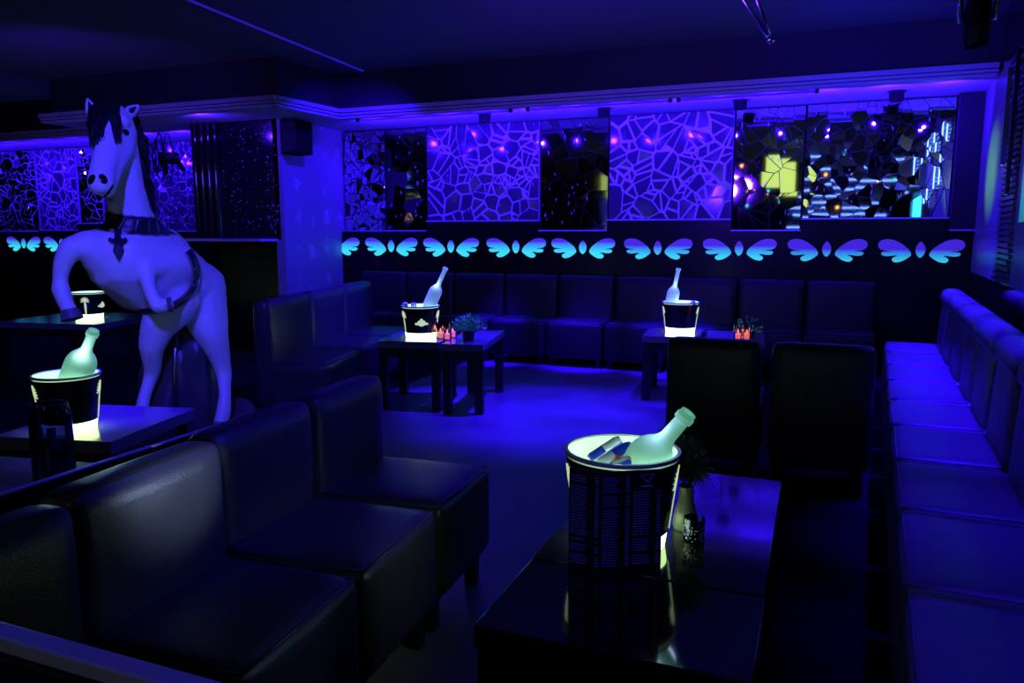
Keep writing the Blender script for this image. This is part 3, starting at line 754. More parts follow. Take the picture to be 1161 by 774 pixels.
tube(bm, [(0, 0, .09), (.01, 0, .165)], .004, 5); tube(bm, [(0, 0, .09), (-.02, .02, .16), (-.045, .03, .225)], .003, 5)
obj('foliage', bm, M['spike'], t_)
def tumbler(x, y, z, label, r_=.03, h=.075, mm='glass', lit=None, grp=None, rr=None):
    t_ = thing('candle_glass', label, 'glass', (x, y, z), 0, grp)
    bm = bmesh.new(); lathe(bm, [(0, 0), (r_*.9, 0), (r_, .004), (r_*1.04, h), (r_*.96, h), (r_*.9, .008), (0, .008)], 24); obj('glass', bm, M[mm], t_, smooth=True, auto=50)
    if lit:
        bm = bmesh.new(); lathe(bm, [(0, .0085), (r_*.8, .0085), (r_*.8, .045), (0, .045)], 20); c_ = obj('candle', bm, M['wax'], t_, smooth=True, auto=50)
        bm = bmesh.new(); lathe(bm, [(0, .045), (.006, .052), (.005, .066), (0, .08)], 10); obj('flame', bm, M['gold'], c_, smooth=True)
    return t_
t_ = tumbler(-.257, 1.875, .5, 'small speckled candle glass on the front table', .026, .062, 'dglass')
bm = bmesh.new()
for i in range(90):
    a = random.uniform(0, 6.28); z = random.uniform(.008, .045); r_ = .0275
    c = Vector((r_*math.cos(a), r_*math.sin(a), z)); e1 = Vector((-math.sin(a), math.cos(a), 0))*.0012; e2 = Vector((0, 0, .0016))
    bm.faces.new([bm.verts.new(c+k) for k in (e1+e2, -e1+e2, -e1-e2, e1-e2)])
obj('speckle', bm, M['fleck'], t_)
g7 = 'lit tumblers on the middle tables'
k = 0
for (x, y, lab) in ((-2.56, 4.97, 'lit tumbler nearest the left ice bucket'), (-2.50, 5.05, 'lit tumbler behind, left of the small plant'), (-2.485, 4.93, 'lit tumbler next to the small leafy plant'),
                    (-.52, 5.72, 'lit tumbler, left of those behind the chair pair'), (-.46, 5.73, 'lit tumbler, right of those behind the chair pair'), (-.49, 5.78, 'lit tumbler at the back of those behind the chair pair')):
    tumbler(x, y, .5, 'orange glowing '+lab, .032, .12, 'glass', True, g7)
for i, (px_, py_, e_) in enumerate(((-2.59, 4.90, .25), (-.49, 5.66, .25))):
    pass
def leafy(x, y, z, label, hp, r_, n):
    t_ = thing('potted_plant', label, 'plant', (x, y, z), 0)
    bm = bmesh.new(); lathe(bm, [(0, 0), (.04, 0), (.05, hp), (.044, hp), (.042, hp-.01), (0, hp-.01)], 24); obj('pot', bm, M['pot'], t_, smooth=True, auto=50)
    bm = bmesh.new()
    for i in range(n):
        d = Vector((random.gauss(0, 1), random.gauss(0, 1), abs(random.gauss(.6, .7)))).normalized()
        L = r_*random.uniform(.35, 1.1); p = Vector((0, 0, hp))+Vector((d.x*L*1.1, d.y*L*1.1, d.z*L))
        a = Vector((random.gauss(0, 1), random.gauss(0, 1), random.gauss(0, 1))).normalized()*.008; b2 = d*.013
        bm.faces.new([bm.verts.new(p+q) for q in (a, b2, -a, -b2)])
        if i % 6 == 0: tube(bm, [(0, 0, hp-.01), p*.6+Vector((0, 0, hp*.4)), p], .0012, 4)
    obj('foliage', bm, M['leaf'], t_)
leafy(-2.33, 4.96, .5, 'small bushy plant in a black pot, right of the left ice bucket', .07, .115, 520)
leafy(-.46, 5.86, .5, 'small sparse plant behind the tumblers, behind the chair pair', .05, .10, 110)
# smoky hurricane glasses at the lower left
def hurricane(x, y, z, lab, s=1):
    t_ = thing('hurricane_glass', lab, 'glass', (x, y, z), 0, 'smoky blue glasses at the lower left')
    bm = bmesh.new(); lathe(bm, [(0, 0), (.055*s, 0), (.06*s, .01), (.058*s, .2*s), (.05*s, .24*s), (.047*s, .24*s), (.055*s, .2*s), (.056*s, .012), (0, .012)], 28)
    obj('glass', bm, M['dglass'], t_, smooth=True, auto=50)
    bm = bmesh.new(); lathe(bm, [(0, .013), (.03*s, .013), (.03*s, .1*s), (.012*s, .13*s), (.012*s, .16*s), (0, .16*s)], 20); obj('inner_bottle', bm, M['bluel_dim'], t_, smooth=True, auto=50)
M['bluel_dim'] = mat('blue_tinted_glass', (.05, .08, .9), .12)
hurricane(-2.26, 1.66, .48, 'smoky blue glass in front of the bucket by the horse', 1.05)
hurricane(-2.42, 1.47, .48, 'smoky blue glass nearest the left edge of the picture', 1.0)

# ------------------------------------------------------------------ horse statue
HX = Vector((-3.36, 3.03, 0)); hr = Vector((.928, .372, 0)); hc = Vector((.372, -.928, 0))
# local frame: x = to the right as seen from the hall, y = away from the viewer, z = up
HROT = R(48)
_hf = Vector((-math.sin(yaw), math.cos(yaw), 0)); _r = Vector((math.cos(yaw), math.sin(yaw), 0))
_f = _hf*math.cos(pit)-Vector((0, 0, math.sin(pit))); _u = _hf*math.sin(pit)+Vector((0, 0, math.cos(pit)))
HM_ = Matrix.Rotation(-HROT, 3, 'Z')
def h(px, py, c=0):
    """statue-local metres of a body landmark; c = metres nearer to the hall than the statue's middle"""
    d = 4.1-c
    return HM_ @ (Vector((0, 0, H))+(_f+_r*(px-580.5)/864-_u*(py-387)/864)*d-HX)
hs = thing('horse_statue', 'life-size white rearing horse statue with black mane and dark harness on a rock base', 'statue', HX, HROT)
bm = bmesh.new()
def ball(p, r_, sx=1, sz=1):
    rr = bmesh.ops.create_icosphere(bm, subdivisions=2, radius=1)
    for v in rr['verts']: v.co = Vector((p.x+v.co.x*r_, p.y+v.co.y*r_*sx, p.z+v.co.z*r_*sz))
def limb(pts):
    for (a, b2) in zip(pts, pts[1:]):
        pa, pb = h(*a[:3]), h(*b2[:3]); ra, rb_ = a[3]*(4.1-a[2])/864, b2[3]*(4.1-b2[2])/864
        L = (pb-pa).length; n_ = max(2, int(L/(min(ra, rb_)*.4)))
        for i in range(n_+1):
            t = i/n_; ball(pa.lerp(pb, t), ra+(rb_-ra)*t)
limb([(143, 296, .16, 43), (165, 306, .04, 50), (195, 318, -.10, 43), (218, 330, -.20, 36)])       # trunk
limb([(128, 288, .22, 34), (150, 280, .12, 36), (180, 292, -.02, 36)])
limb([(152, 268, .12, 31), (147, 240, .17, 24), (143, 215, .21, 20.5), (139, 180, .23, 19), (133, 150, .22, 21)])  # neck
limb([(128, 140, .26, 23), (124, 160, .36, 19), (119, 180, .46, 14.5), (115, 198, .54, 14), (114, 208, .57, 14.5)])   # head
limb([(138, 152, .26, 17), (137, 168, .32, 15), (128, 190, .42, 12), (120, 214, .52, 11)])                            # jaw
limb([(137, 138, .33, 10), (122, 143, .38, 10)])
limb([(118, 282, .24, 24), (98, 278, .30, 17), (80, 281, .36, 13), (71, 300, .36, 10.5), (68, 318, .35, 8.5), (69, 328, .35, 10.5), (75, 345, .34, 8.5), (79, 352, .34, 9)])   # raised foreleg
limb([(200, 300, .02, 26), (186, 301, .12, 17), (167, 305, .25, 10.5), (167, 318, .27, 8.5), (172, 335, .27, 7.5), (179, 347, .27, 9), (189, 346, .25, 8)])  # tucked foreleg
limb([(222, 328, -.22, 34), (231, 352, -.18, 27), (241, 380, -.14, 18), (250, 408, -.18, 11.5), (254, 422, -.20, 9.5), (255, 445, -.16, 7.5), (254, 465, -.13, 8.5), (250, 480, -.11, 8.5)])
limb([(196, 342, .0, 30), (180, 368, .08, 20), (172, 392, .08, 14.5), (173, 414, .03, 10.5), (172, 424, .01, 9), (165, 446, .05, 7), (161, 462, .07, 8), (158, 476, .09, 8)])
body0 = obj('horse_body', bm, M['horse'], hs)
md = body0.modifiers.new('r', 'REMESH'); md.mode = 'VOXEL'; md.voxel_size = .011; md.use_smooth_shade = True
ms_ = body0.modifiers.new('s', 'SMOOTH'); ms_.iterations = 9; ms_.factor = .6
bpy.context.view_layer.update()
dg = bpy.context.evaluated_depsgraph_get()
me = bpy.data.meshes.new_from_object(body0.evaluated_get(dg)); body0.modifiers.clear(); body0.data = me
# carve: eye sockets, brow and muscle lines by small displacement
for v in me.vertices:
    n_ = noise.noise(v.co*9)*.004
    v.co += v.normal*n_
for p in me.polygons: p.use_smooth = True
bvh = BVHTree.FromPolygons([v.co.copy() for v in me.vertices], [tuple(p.vertices) for p in me.polygons])
VD = Vector((0, 1, 0))
def surf(px, py, off=0):
    """surface point of the statue under a landmark, seen from the hall"""
    a, b2 = h(px, py, 1.5), h(px, py, -1.0); loc, nr, i, d = bvh.ray_cast(a, (b2-a).normalized())
    if loc is None:
        loc, nr, i, d = bvh.find_nearest(h(px, py, .1))
    return loc+nr*off, nr
def disc(name, c, nr, rx, rz, mm, par, th=.004, rot=0, seg=20, dome=.4):
    nr = nr.normalized(); a = Vector((0, 0, 1)).cross(nr).normalized(); u_ = nr.cross(a)
    a2 = a*math.cos(rot)+u_*math.sin(rot); u2 = -a*math.sin(rot)+u_*math.cos(rot)
    bm = bmesh.new(); rings = []
    for k_, hgt in ((1, -th), (1, th*.3), (.7, th*(.3+dome)), (.35, th*(.3+dome*1.4))):
        rings.append([bm.verts.new(c+a2*rx*k_*math.cos(2*math.pi*i/seg)+u2*rz*k_*math.sin(2*math.pi*i/seg)+nr*hgt) for i in range(seg)])
    for q, w_ in zip(rings, rings[1:]):
        for i in range(seg): bm.faces.new((q[i], q[(i+1) % seg], w_[(i+1) % seg], w_[i]))
    bm.faces.new(rings[-1])
    return obj(name, bm, mm, par, smooth=True)
# features found by radial rays from the head axis
def cast(o, d, off=.0, mx=.6):
    o = Vector(o); d = Vector(d).normalized(); loc, nr, i, dd = bvh.ray_cast(o+d*mx, -d)
    return (loc+nr*off, nr) if loc else (o+d*.1, d)
muz = h(114, 203, .56)
for s, (qx, qy) in ((-1, (103.5, 203)), (1, (117, 202.5))):
    p, nr = surf(qx, qy, -.001); disc('nostril', p, nr, .017, .024, M['eye'], hs, .004, rot=s*.3)
fc = h(131, 150, .29)
for p, nr in (surf(142.5, 150, -.004), cast(fc, (-.95, -.25, .02), -.003)):
    e_ = disc('eye', p, nr, .024, .019, M['eye'], hs, .010, dome=.9)
    bm = bmesh.new(); a = Vector((0, 0, 1)).cross(nr).normalized(); u_ = nr.cross(a)
    tube(bm, [p+a*.031*math.cos(t*math.pi/8)+u_*(.025*math.sin(t*math.pi/8))+nr*.004 for t in range(17)], .005, 6, cap=False); obj('eyelid', bm, M['horse'], e_, smooth=True)
bm = bmesh.new(); pts_ = [surf(*q)[0] for q in ((104, 219), (108, 222), (113, 223.5), (118, 222), (122.5, 218), (126, 213), (128.5, 208))]
tube(bm, pts_, [.002, .006, .008, .009, .0085, .007, .002], 6); obj('mouth', bm, M['eye'], hs, smooth=True)
# ears
for (bx, by, tx, ty, c) in ((106, 132, 99, 111, .26), (145, 130, 157, 119, .22)):
    p0, p1 = h(bx, by, c), h(tx, ty, c+.03); bm = bmesh.new()
    tube(bm, [p0-(p1-p0)*.25, p0, p0.lerp(p1, .35), p0.lerp(p1, .75), p1], [.022, .026, .030, .017, .003], 12)
    e_ = obj('ear', bm, M['horse'], hs, smooth=True)
    bm = bmesh.new(); off = Vector((0, -.020, 0)); tube(bm, [p0.lerp(p1, .1)+off, p0.lerp(p1, .4)+off*1.1, p0.lerp(p1, .8)+off*.55], [.010, .014, .003], 8); obj('inner_ear', bm, M['strap'], e_, smooth=True)
# hair
def strands(name, roots, fall, n, L0, L1, thick, mm, seed=3, curl=.018, hug=None):
    rnd = random.Random(seed); bm = bmesh.new()
    for i in range(n):
        t = rnd.random()*(len(roots)-1); k_ = int(t); p = roots[k_].lerp(roots[k_+1], t-k_)+Vector([rnd.gauss(0, .010) for _ in range(3)])
        d = (Vector(fall[0]).lerp(Vector(fall[1]), t/(len(roots)-1))+Vector([rnd.gauss(0, .15) for _ in range(3)])).normalized()
        L = rnd.uniform(L0, L1); ph = rnd.uniform(0, 6.28); pts = []; N = 8
        for j in range(N):
            s = j/(N-1); q = p+d*L*s*.75+Vector((0, 0, -1))*L*s*s*.45+Vector((math.cos(ph+s*7), math.sin(ph+s*7), 0))*curl*s
            if hug is not None:
                lo, nr, ii, dd = bvh.find_nearest(q)
                if (q-lo).dot(nr) < hug: q = lo+nr*hug
            pts.append(q)
        tube(bm, pts, [thick*(1-.75*(j/(N-1))**2) for j in range(N)], 5)
    return obj(name, bm, mm, hs, smooth=True)
crest = [h(136, 122, .20), h(150, 132, .12), h(158, 150, .10), h(160, 180, .10), h(163, 210, .07), h(168, 235, .02), h(176, 256, -.04)]
strands('mane', crest, ((.25, .25, -.8), (.25, -.05, -.9)), 300, .07, .15, .0075, M['hair'], 3, .012, .004)
rf = random.Random(11); bm = bmesh.new()
for i in range(330):
    if i % 4: a, b2 = (rf.uniform(102, 125), rf.uniform(122, 130)), (rf.uniform(98, 119), rf.uniform(143, 170))
    else: a, b2 = (rf.uniform(122, 133), rf.uniform(122, 128)), (rf.uniform(129, 137), rf.uniform(138, 164))
    if i % 4: b2 = (b2[0], b2[1]-max(0, b2[0]-108)*1.1)
    ph = rf.uniform(0, 6.28); lay = rf.uniform(.006, .026); pts = []
    for j in range(9):
        t = j/8; x = a[0]+(b2[0]-a[0])*t+math.sin(ph+t*6)*1.0; y = a[1]+(b2[1]-a[1])*t
        pts.append(surf(max(100.5, x), y, lay*(1-.5*t))[0])
    for _ in range(2):
        for j in range(1, 8): pts[j] = pts[j]*.5+(pts[j-1]+pts[j+1])*.25
    tube(bm, pts, [.0075*(1-.8*(j/8)**2) for j in range(9)], 5)
obj('forelock', bm, M['hair'], hs, smooth=True)
# harness bands wrapped on the body
def band(name, c, ax, w_, mm, par, a0=0, a1=360, mx=.45, off=.006, n_=64, edge=True, minr=0):
    c = Vector(c); ax = Vector(ax).normalized(); u_ = ax.cross(Vector((0, 0, 1)) if abs(ax.z) < .8 else Vector((0, 1, 0))).normalized(); v_ = ax.cross(u_)
    ringsA = []
    for i in range(n_+1):
        a = R(a0+(a1-a0)*i/n_); d = u_*math.cos(a)+v_*math.sin(a); row = []
        for k_ in (-1, -.33, .33, 1):
            ww = w_*(1+.18*math.sin(i*1.3))
            p, nr = cast(c+ax*ww*.5*k_, d, 0, mx); row.append(p+(p-c-ax*((p-c).dot(ax))).normalized()*off)
        ringsA.append(row)
    # smooth along the ring
    for _ in range(3):
        for i in range(1, n_):
            for k_ in range(4): ringsA[i][k_] = ringsA[i][k_]*.5+(ringsA[i-1][k_]+ringsA[i+1][k_])*.25
    bm = bmesh.new(); vv = [[bm.verts.new(p) for p in row] for row in ringsA]
    for i in range(n_):
        for k_ in range(3): bm.faces.new((vv[i][k_], vv[i+1][k_], vv[i+1][k_+1], vv[i][k_+1]))
    bmesh.ops.recalc_face_normals(bm, faces=bm.faces[:])
    bmesh.ops.solidify(bm, geom=bm.faces[:], thickness=.008)
    o = obj(name, bm, mm, par, smooth=True)
    if edge:
        bm = bmesh.new()
        for k_ in (0, 3): tube(bm, [r_[k_] for r_ in ringsA], .0042, 6)
        # scrollwork between the edges
        for i in range(2, n_-3, 5):
            A_ = ringsA[i][0].lerp(ringsA[i][3], .2); B_ = ringsA[i+3][0].lerp(ringsA[i+3][3], .8); C2 = ringsA[i+1][0].lerp(ringsA[i+1][3], .9)
            out = (A_-c).normalized()*.005; tube(bm, [A_+out, C2+out, B_+out], .0028, 5)
        obj('band_edging', bm, M['stud'], o, smooth=True)
    return o
neckc = h(151, 252, .15)
band('collar', neckc, (.12, -.12, 1), .085, M['strap'], hs, mx=.30)
path = [(217, 283), (222, 292), (226, 303), (227, 314), (224, 326), (218, 337), (210, 345), (200, 351), (190, 355), (178, 358), (166, 359), (156, 357)]
rows = []
for i in range(len(path)):
    a, c_ = Vector(path[max(i-1, 0)]), Vector(path[min(i+1, len(path)-1)]); t2 = (c_-a).normalized(); n2 = Vector((t2.y, -t2.x)); q = Vector(path[i])
    rows.append([surf(*(q-n2*w_), .016)[0] for w_ in (1.5, 4, 6.5, 9)])
for _ in range(1):
    for i in range(1, len(rows)-1):
        for k_ in range(4): rows[i][k_] = rows[i][k_]*.5+(rows[i-1][k_]+rows[i+1][k_])*.25
bm = bmesh.new(); vv = [[bm.verts.new(p) for p in r_] for r_ in rows]
for i in range(len(rows)-1):
    for k_ in range(3): bm.faces.new((vv[i][k_], vv[i+1][k_], vv[i+1][k_+1], vv[i][k_+1]))
bmesh.ops.recalc_face_normals(bm, faces=bm.faces[:]); bmesh.ops.solidify(bm, geom=bm.faces[:], thickness=.008)
bs = obj('belly_strap', bm, M['strap'], hs, smooth=True)
bm = bmesh.new()
for k_ in (0, 3): tube(bm, [r_[k_] for r_ in rows], .004, 6)
for i in range(1, len(rows)-2, 2): tube(bm, [rows[i][0].lerp(rows[i][3], .2), rows[i+1][0].lerp(rows[i+1][3], .5), rows[i+1][0].lerp(rows[i+1][3], .9)], .004, 5)
obj('band_edging', bm, M['stud'], bs, smooth=True)
# cross-shaped pendant on the chest
pp, nr = cast(h(137, 285, .2), (-.05, -1, .1), .010, .8)
cx0 = h(137, 285, .2).x; 
bm = bmesh.new()
PEN = [(0, .085), (.016, .08), (.014, .035), (.024, .028), (.034, .038), (.045, .022), (.034, .008), (.024, .018), (.014, .012), (.026, -.03), (0, -.085), (-.026, -.03), (-.014, .012), (-.024, .018), (-.034, .008), (-.045, .022), (-.034, .038), (-.024, .028), (-.014, .035), (-.016, .08)]
def pen3(x, z, o): 
    q, n2 = cast(Vector((pp.x+x, pp.y+.1, pp.z+z+.02)), (0, -1, 0), 0, .5); return Vector((pp.x+x, q.y-o, pp.z+z+.02))
a = [bm.verts.new(pen3(x, z, .014)) for x, z in PEN]; c_ = [bm.verts.new(pen3(x, z, -.002)) for x, z in PEN]
mid_ = bm.verts.new(pen3(0, 0, .020))
for i in range(len(PEN)):
    j = (i+1) % len(PEN); bm.faces.new((mid_, a[i], a[j])); bm.faces.new((a[i], c_[i], c_[j], a[j]))
obj('cross_pendant', bm, M['strap'], hs)
# hooves
def hoof(p0, p1, r0=.038, r1=.052):
    bm = bmesh.new(); tube(bm, [p0, p0.lerp(p1, .5), p1], [r0, (r0+r1)/2, r1], 16); obj('hoof', bm, M['hoof'], hs, smooth=True, auto=50)
hoof(h(79, 351, .34), h(82, 362, .34), .040, .052); hoof(h(188, 346, .25), h(195, 345, .24), .032, .040)
hoof(h(250, 478, -.11), h(249, 490, -.10), .038, .050); hoof(h(158, 474, .09), h(157, 487, .10), .036, .048)
# rock base and stump under the belly
bm = bmesh.new()
def rockpile(bm, pts, amp=.035):
    for p, r_, sz in pts:
        rr = bmesh.ops.create_icosphere(bm, subdivisions=4, radius=1)
        for v in rr['verts']:
            d = v.co.copy(); k_ = 1+noise.noise(d*2.2+Vector(p))*.22+noise.noise(d*7+Vector(p))*.08
            v.co = Vector((p[0]+d.x*r_*k_, p[1]+d.y*r_*k_, max(0.001, p[2]+d.z*sz*k_)))
g = h(205, 400, -.1)
rockpile(bm, [((g.x, .12, .22), .22, .62), ((g.x+.04, .15, .55), .14, .42), ((.1, .05, .0), .46, .20), ((.42, .12, .06), .24, .24), ((-.05, -.03, .02), .3, .19)])
obj('rock_base', bm, M['rock'], hs, smooth=True)
bm = bmesh.new(); tube(bm, [h(200, 480, -.02), h(198, 420, -.03), h(200, 352, -.05)], [.016, .014, .014], 10); obj('support_pole', bm, M['metal'], hs, smooth=True)

# ------------------------------------------------------------------ ceiling gear
t_ = thing('ceiling_bracket', 'thin pipe bracket hanging from the ceiling, ending in a small joint', 'bracket', (-.36, 4.5, 2.82))
bm = bmesh.new(); tube(bm, [(.055, 0, -.52), (-.30, 0, 0)], .012, 8); tube(bm, [(.055, 0, -.52), (-.14, -.02, 0)], .012, 8); obj('pipe', bm, M['steel'], t_, smooth=True)
bm = bmesh.new(); bmesh.ops.create_icosphere(bm, subdivisions=2, radius=.025, matrix=Matrix.Translation((.055, 0, -.52))); obj('joint', bm, M['steel'], t_, smooth=True)
bm = bmesh.new(); box(bm, -.36, -.08, -.05, .05, -.02, 0); obj('ceiling_plate', bm, M['plastic'], t_)
t_ = thing('moving_head_lamp', 'dark stage lamp hanging from the ceiling at the top right corner', 'lamp', (.66, 4.5, 2.82))
bm = bmesh.new(); box(bm, -.09, .09, -.08, .08, -.26, -.18, bev=.01); tube(bm, [(0, 0, 0), (0, 0, -.2)], .02, 10); obj('yoke_base', bm, M['plastic'], t_)
bm = bmesh.new(); tube(bm, [(-.07, 0, -.24), (-.085, 0, -.4), (-.07, 0, -.52)], .014, 8); tube(bm, [(.07, 0, -.24), (.085, 0, -.4), (.07, 0, -.52)], .014, 8); obj('yoke_arm', bm, M['steel'], t_, smooth=True)
bm = bmesh.new(); lathe(bm, [(0, -.40), (.05, -.41), (.062, -.48), (.062, -.60), (.055, -.64), (.05, -.62), (0, -.60)], 20); obj('lamp_head', bm, M['plastic'], t_, smooth=True, auto=40)

# ------------------------------------------------------------------ behind the camera: things the mirrors show, with bulbs added for glints
bm = bmesh.new(); box(bm, -1.05, -.55, -1.52, -1.48, 2.0, 2.62)
t_ = thing('lit_panel', 'yellow-green lit panel of the bar on the opposite side, seen only in the mirrors', 'light', (-.80, -1.5, 2.0))
obj('panel', B(-.27, .27, -.02, .02, 0, .62), M['yell'], t_); 
bm = bmesh.new(); box(bm, -.30, .30, -.05, -.02, -.04, .66); box(bm, -.02, .02, -.04, -.02, .66, .82); obj('housing', bm, M['plastic'], t_)
t_ = thing('counter', 'dark bar counter on the opposite side of the room', 'counter', (-1.5, -2.6, 0))
obj('counter_front', B(-2.5, 2.5, 0, .5, 0, 1.05), M['matte'], t_); obj('counter_top', B(-2.55, 2.55, -.03, .55, 1.05, 1.09), M['lacquer'], t_)
for i in range(22):  # bulbs added to give the mirror shards bright glints
    x = -3.9+i*.235+random.uniform(-.05, .05)
    o = thing('added_bar_bulb', 'small bulb added over the opposite bar for the mirrors to reflect', 'light', (x, -2.4, 2.2+random.uniform(-.3, .3)), 0, 'bulbs added for the mirrors to reflect')
    bm = bmesh.new(); lathe(bm, [(0, -.03), (.022, -.02), (.026, 0), (.018, .025), (0, .03)], 12); obj('bulb', bm, M['orange'] if i % 3 else M['cyan'], o, smooth=True)
    bm = bmesh.new(); tube(bm, [(0, 0, .03), (0, 0, 2.82-o.location.z)], .003, 5); obj('cord', bm, M['matte'], o)
for i in range(26):  # more bulbs added for the left mirrors to reflect
    x, z = ((random.uniform(-11.2, -9.5), random.uniform(1.6, 2.6)) if i < 14 else (random.uniform(-7.3, -6.0), random.uniform(2.2, 2.65)))
    o = thing('added_mirror_bulb', 'small bare bulb added behind the camera, seen only in the mirrors', 'light', (x, -1.5+random.uniform(-.2, .2), z), 0, 'bare bulbs added behind the camera')
    bm = bmesh.new(); lathe(bm, [(0, -.05), (.035, -.03), (.045, 0), (.03, .04), (0, .05)], 12); obj('bulb', bm, M[('orange', 'yell', 'orange', 'bluel')[i % 4]], o, smooth=True)
    bm = bmesh.new(); tube(bm, [(0, 0, .05), (0, 0, 2.82-z)], .003, 5); obj('cord', bm, M['matte'], o)
t_ = thing('lit_panel', 'tall slim yellow-green lit panel on the opposite side, seen only in the mirrors', 'light', (-4.42, -1.5, 1.2))
obj('panel', B(-.07, .07, -.02, .02, 0, 1.4), M['yell'], t_); obj('housing', B(-.08, .08, -.05, -.02, -1.2, 1.44), M['plastic'], t_)
for i in range(7):
    z = 1.6+i*.16
    o = thing('blue_strip_light', 'horizontal blue strip light on the opposite wall', 'light', (.3+random.uniform(-.6, .6), -3.96, z), 0, 'blue strip lights on the opposite wall')
    obj('strip', B(-.5, .5, 0, .03, 0, .018), M['bluel'], o); obj('channel', B(-.52, .52, -.04, 0, -.01, .03), M['plastic'], o)
for i, (y, z0, z1) in enumerate(((5.80, 1.7, 2.3), (5.5, 1.5, 2.35))):
    o = thing('blue_tube_light', 'slim vertical blue tube light fixed to the right wall, seen in the mirrors', 'light', (rw(y)-.035, y, z0), 0, 'vertical tubes on the right wall')
    bm = bmesh.new(); tube(bm, [(0, 0, 0), (0, 0, z1-z0)], .006, 8); obj('tube', bm, M['bluel'], o)
    obj('channel', B(-.012, .012, -.022, -.008, 0, z1-z0), M['plastic'], o)

# ------------------------------------------------------------------ lights
def spot(loc, target, energy, col, size=60, blend=.8, soft=.06):  # unseen spots without fixtures, added to light single parts
    d = bpy.data.lights.new('unseen_spot', 'SPOT'); o = bpy.data.objects.new('unseen_spot', d); COL.objects.link(o)
    d.energy = energy; d.color = col; d.spot_size = R(size); d.spot_blend = blend; d.shadow_soft_size = soft
    o.location = loc; o.rotation_mode = 'QUATERNION'; o.rotation_quaternion = (Vector(target)-Vector(loc)).to_track_quat('-Z', 'Y')
    return o
def pl(name, loc, e, col, r_):
    d = bpy.data.lights.new(name, 'POINT'); o = bpy.data.objects.new(name, d); COL.objects.link(o); o.location = loc; d.energy = e; d.color = col; d.shadow_soft_size = r_
UV = (.022, .0012, 1)
spot((-1.6, 5.3, 2.78), (-1.75, 5.0, 0), 1700, UV, 48, 1)            # dance floor
for y, e_ in ((1.7, 150), (2.5, 260), (3.4, 700), (4.1, 1300), (4.8, 1900), (5.5, 1900), (6.2, 1900)):
    spot((.53+.06*y, y, 2.78), (.115+.06*y+.24, y, .43), e_, UV, 26, 1)  # added row to brighten the bench seats
spot((-2.6, 5.1, 2.78), (-2.6, 5.15, .5), 1500, UV, 24, .7); spot((-.85, 6.0, 2.38), (-.9, 6.0, .5), 800, UV, 30, .7)  # added over the middle and right tables
spot((-2.55, 2.3, 2.78), (-2.75, 2.36, .5), 900, (.03, .002, 1), 17, .7)  # added to brighten the table in front of the horse
spot((-1.6, 1.2, 2.78), (-3.45, 3.1, 1.1), 520, (.044, .026, 1), 44, .6, .1)    # horse
spot((-3.3, 5.6, 2.78), (-4.9, 7.0, 1.4), 420, UV, 70, .9)           # papered pillar
spot((-1.1, .55, 2.78), (-.75, .54, .82), 26, UV, 30, .9)
spot((-1.2, 3.2, 1.9), (-1.0, 6.6, 2.42), 200, (.075, .010, 1), 110, .9, .1)      # fascia
spot((-5.5, 3.7, 2.0), (-6.2, 5.75, 2.42), 60, (.075, .010, 1), 100, .9, .1)
spot((.2, 6.8, 1.7), (1.13, 6.6, 1.72), 40, (.30, 1, .10), 46, 1, .03)  # green spot added in place of the green reflection on the wall
spot((.55, 5.2, 2.2), (1.08, 6.1, 1.15), 260, UV, 50, .9)   # added fill on the lower right wall
spot((.3, 4.6, 1.7), (.35, 6.6, 2.68), 110, (.012, .0005, 1), 60, 1, .02)
spot((.2, 5.5, 1.8), (.2, 5.7, 2.82), 12, (.012, .0005, 1), 110, 1, .02)    # added ceiling wash
for i in range(13):
    x = -4.2+i*.42
    spot((x, 6.72, 2.26), (x, 7.5, 2.36), 34, (.030, .003, 1), 168, .5, .012)  # unseen spots added to carry the light of the blacklight tubes
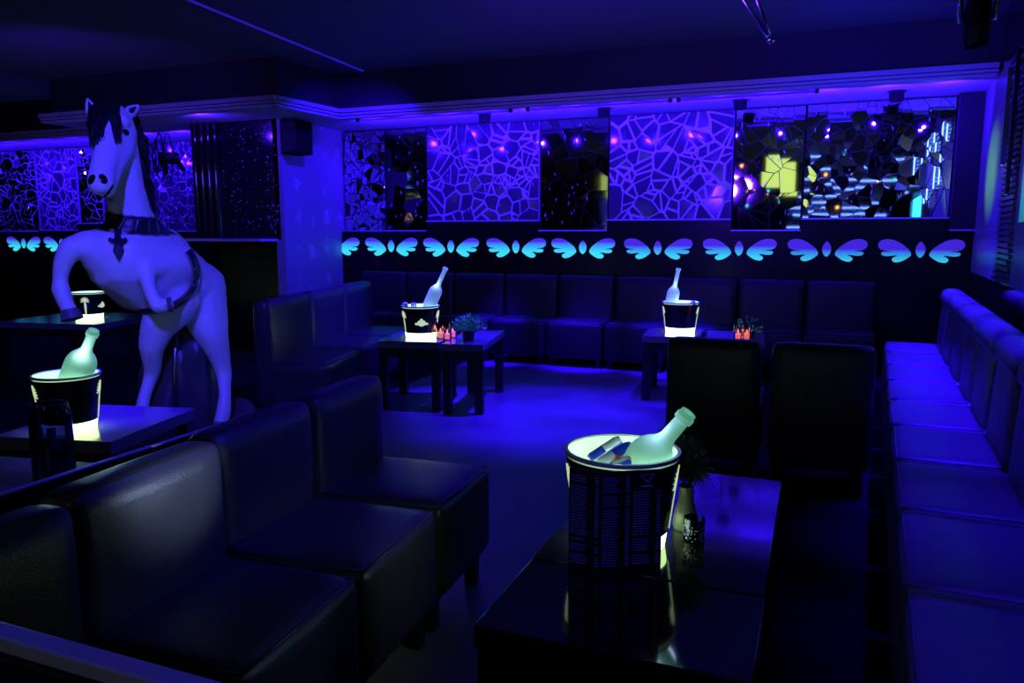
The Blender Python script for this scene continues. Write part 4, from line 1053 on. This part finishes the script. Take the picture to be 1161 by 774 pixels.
for i in range(8): spot((-10.6+i*.55, 6.72, 2.26), (-10.6+i*.55, 7.5, 2.36), 30, (.030, .003, 1), 168, .5, .012)
spot((-5.6, 5.85, 2.31), (-5.6, 6.5, 2.36), 14, (.055, .006, 1), 168, .5, .012)
pl('bottle_glow', (-.33, 1.80, .80), .5, (.45, .62, 1), .05)
spot((-.45, 1.72, .86), (-1.38, 1.34, .70), 70, (.40, .52, .80), 23, 1, .03)  # added near the front bucket for the grey sheen on the sofa back
spot((-.55, 1.72, .62), (-1.03, 1.78, .36), 2.2, (.62, .8, .5), 60, 1, .03)  # added for the highlight on the seat fronts
spot((-.6, 1.3, .62), (-.99, 1.25, .42), 1.2, (.25, .45, 1), 50, 1, .03)
spot((.2, 2.4, 2.6), (-1.55, 1.7, .7), 150, UV, 30, .9)  # added blue fill on the near sofa backs
spot((-2.1, 5.3, 2.4), (-3.55, 5.2, .72), 620, UV, 40, .9)  # added to brighten the sofa by the pillar
for x in (-3.0, -2.1, -1.2): spot((x, 6.45, 2.34), (x, 6.93, .43), 1500, UV, 26, .9)  # added for the gleam along the back bench seats
spot((-.15, .25, 2.3), (-.4, 1.62, .60), 26, UV, 9, .6)  # narrow spot added to make the menu print show
pl('bottle_glow', (-2.60, 2.06, .82), .6, (.55, .85, .9), .05)
pl('bottle_glow', (-2.58, 4.96, .90), .8, (.5, .75, 1), .05)
pl('bottle_glow', (-1.03, 5.99, .88), .4, (.5, .75, 1), .05)
for (x, y) in ((-2.58, 5.0), (-.49, 5.74)):
    d = bpy.data.lights.new('candle_light', 'POINT'); o = bpy.data.objects.new('candle_light', d); COL.objects.link(o); o.location = (x, y, .57); d.energy = .35; d.color = (1, .22, .12); d.shadow_soft_size = .02

w = bpy.data.worlds.new('world'); S.world = w; w.use_nodes = True
w.node_tree.nodes['Background'].inputs[0].default_value = (.02, .01, 1, 1); w.node_tree.nodes['Background'].inputs[1].default_value = .002
S.cycles.use_denoising = True
S.cycles.sample_clamp_indirect = 4
S.cycles.max_bounces = 6
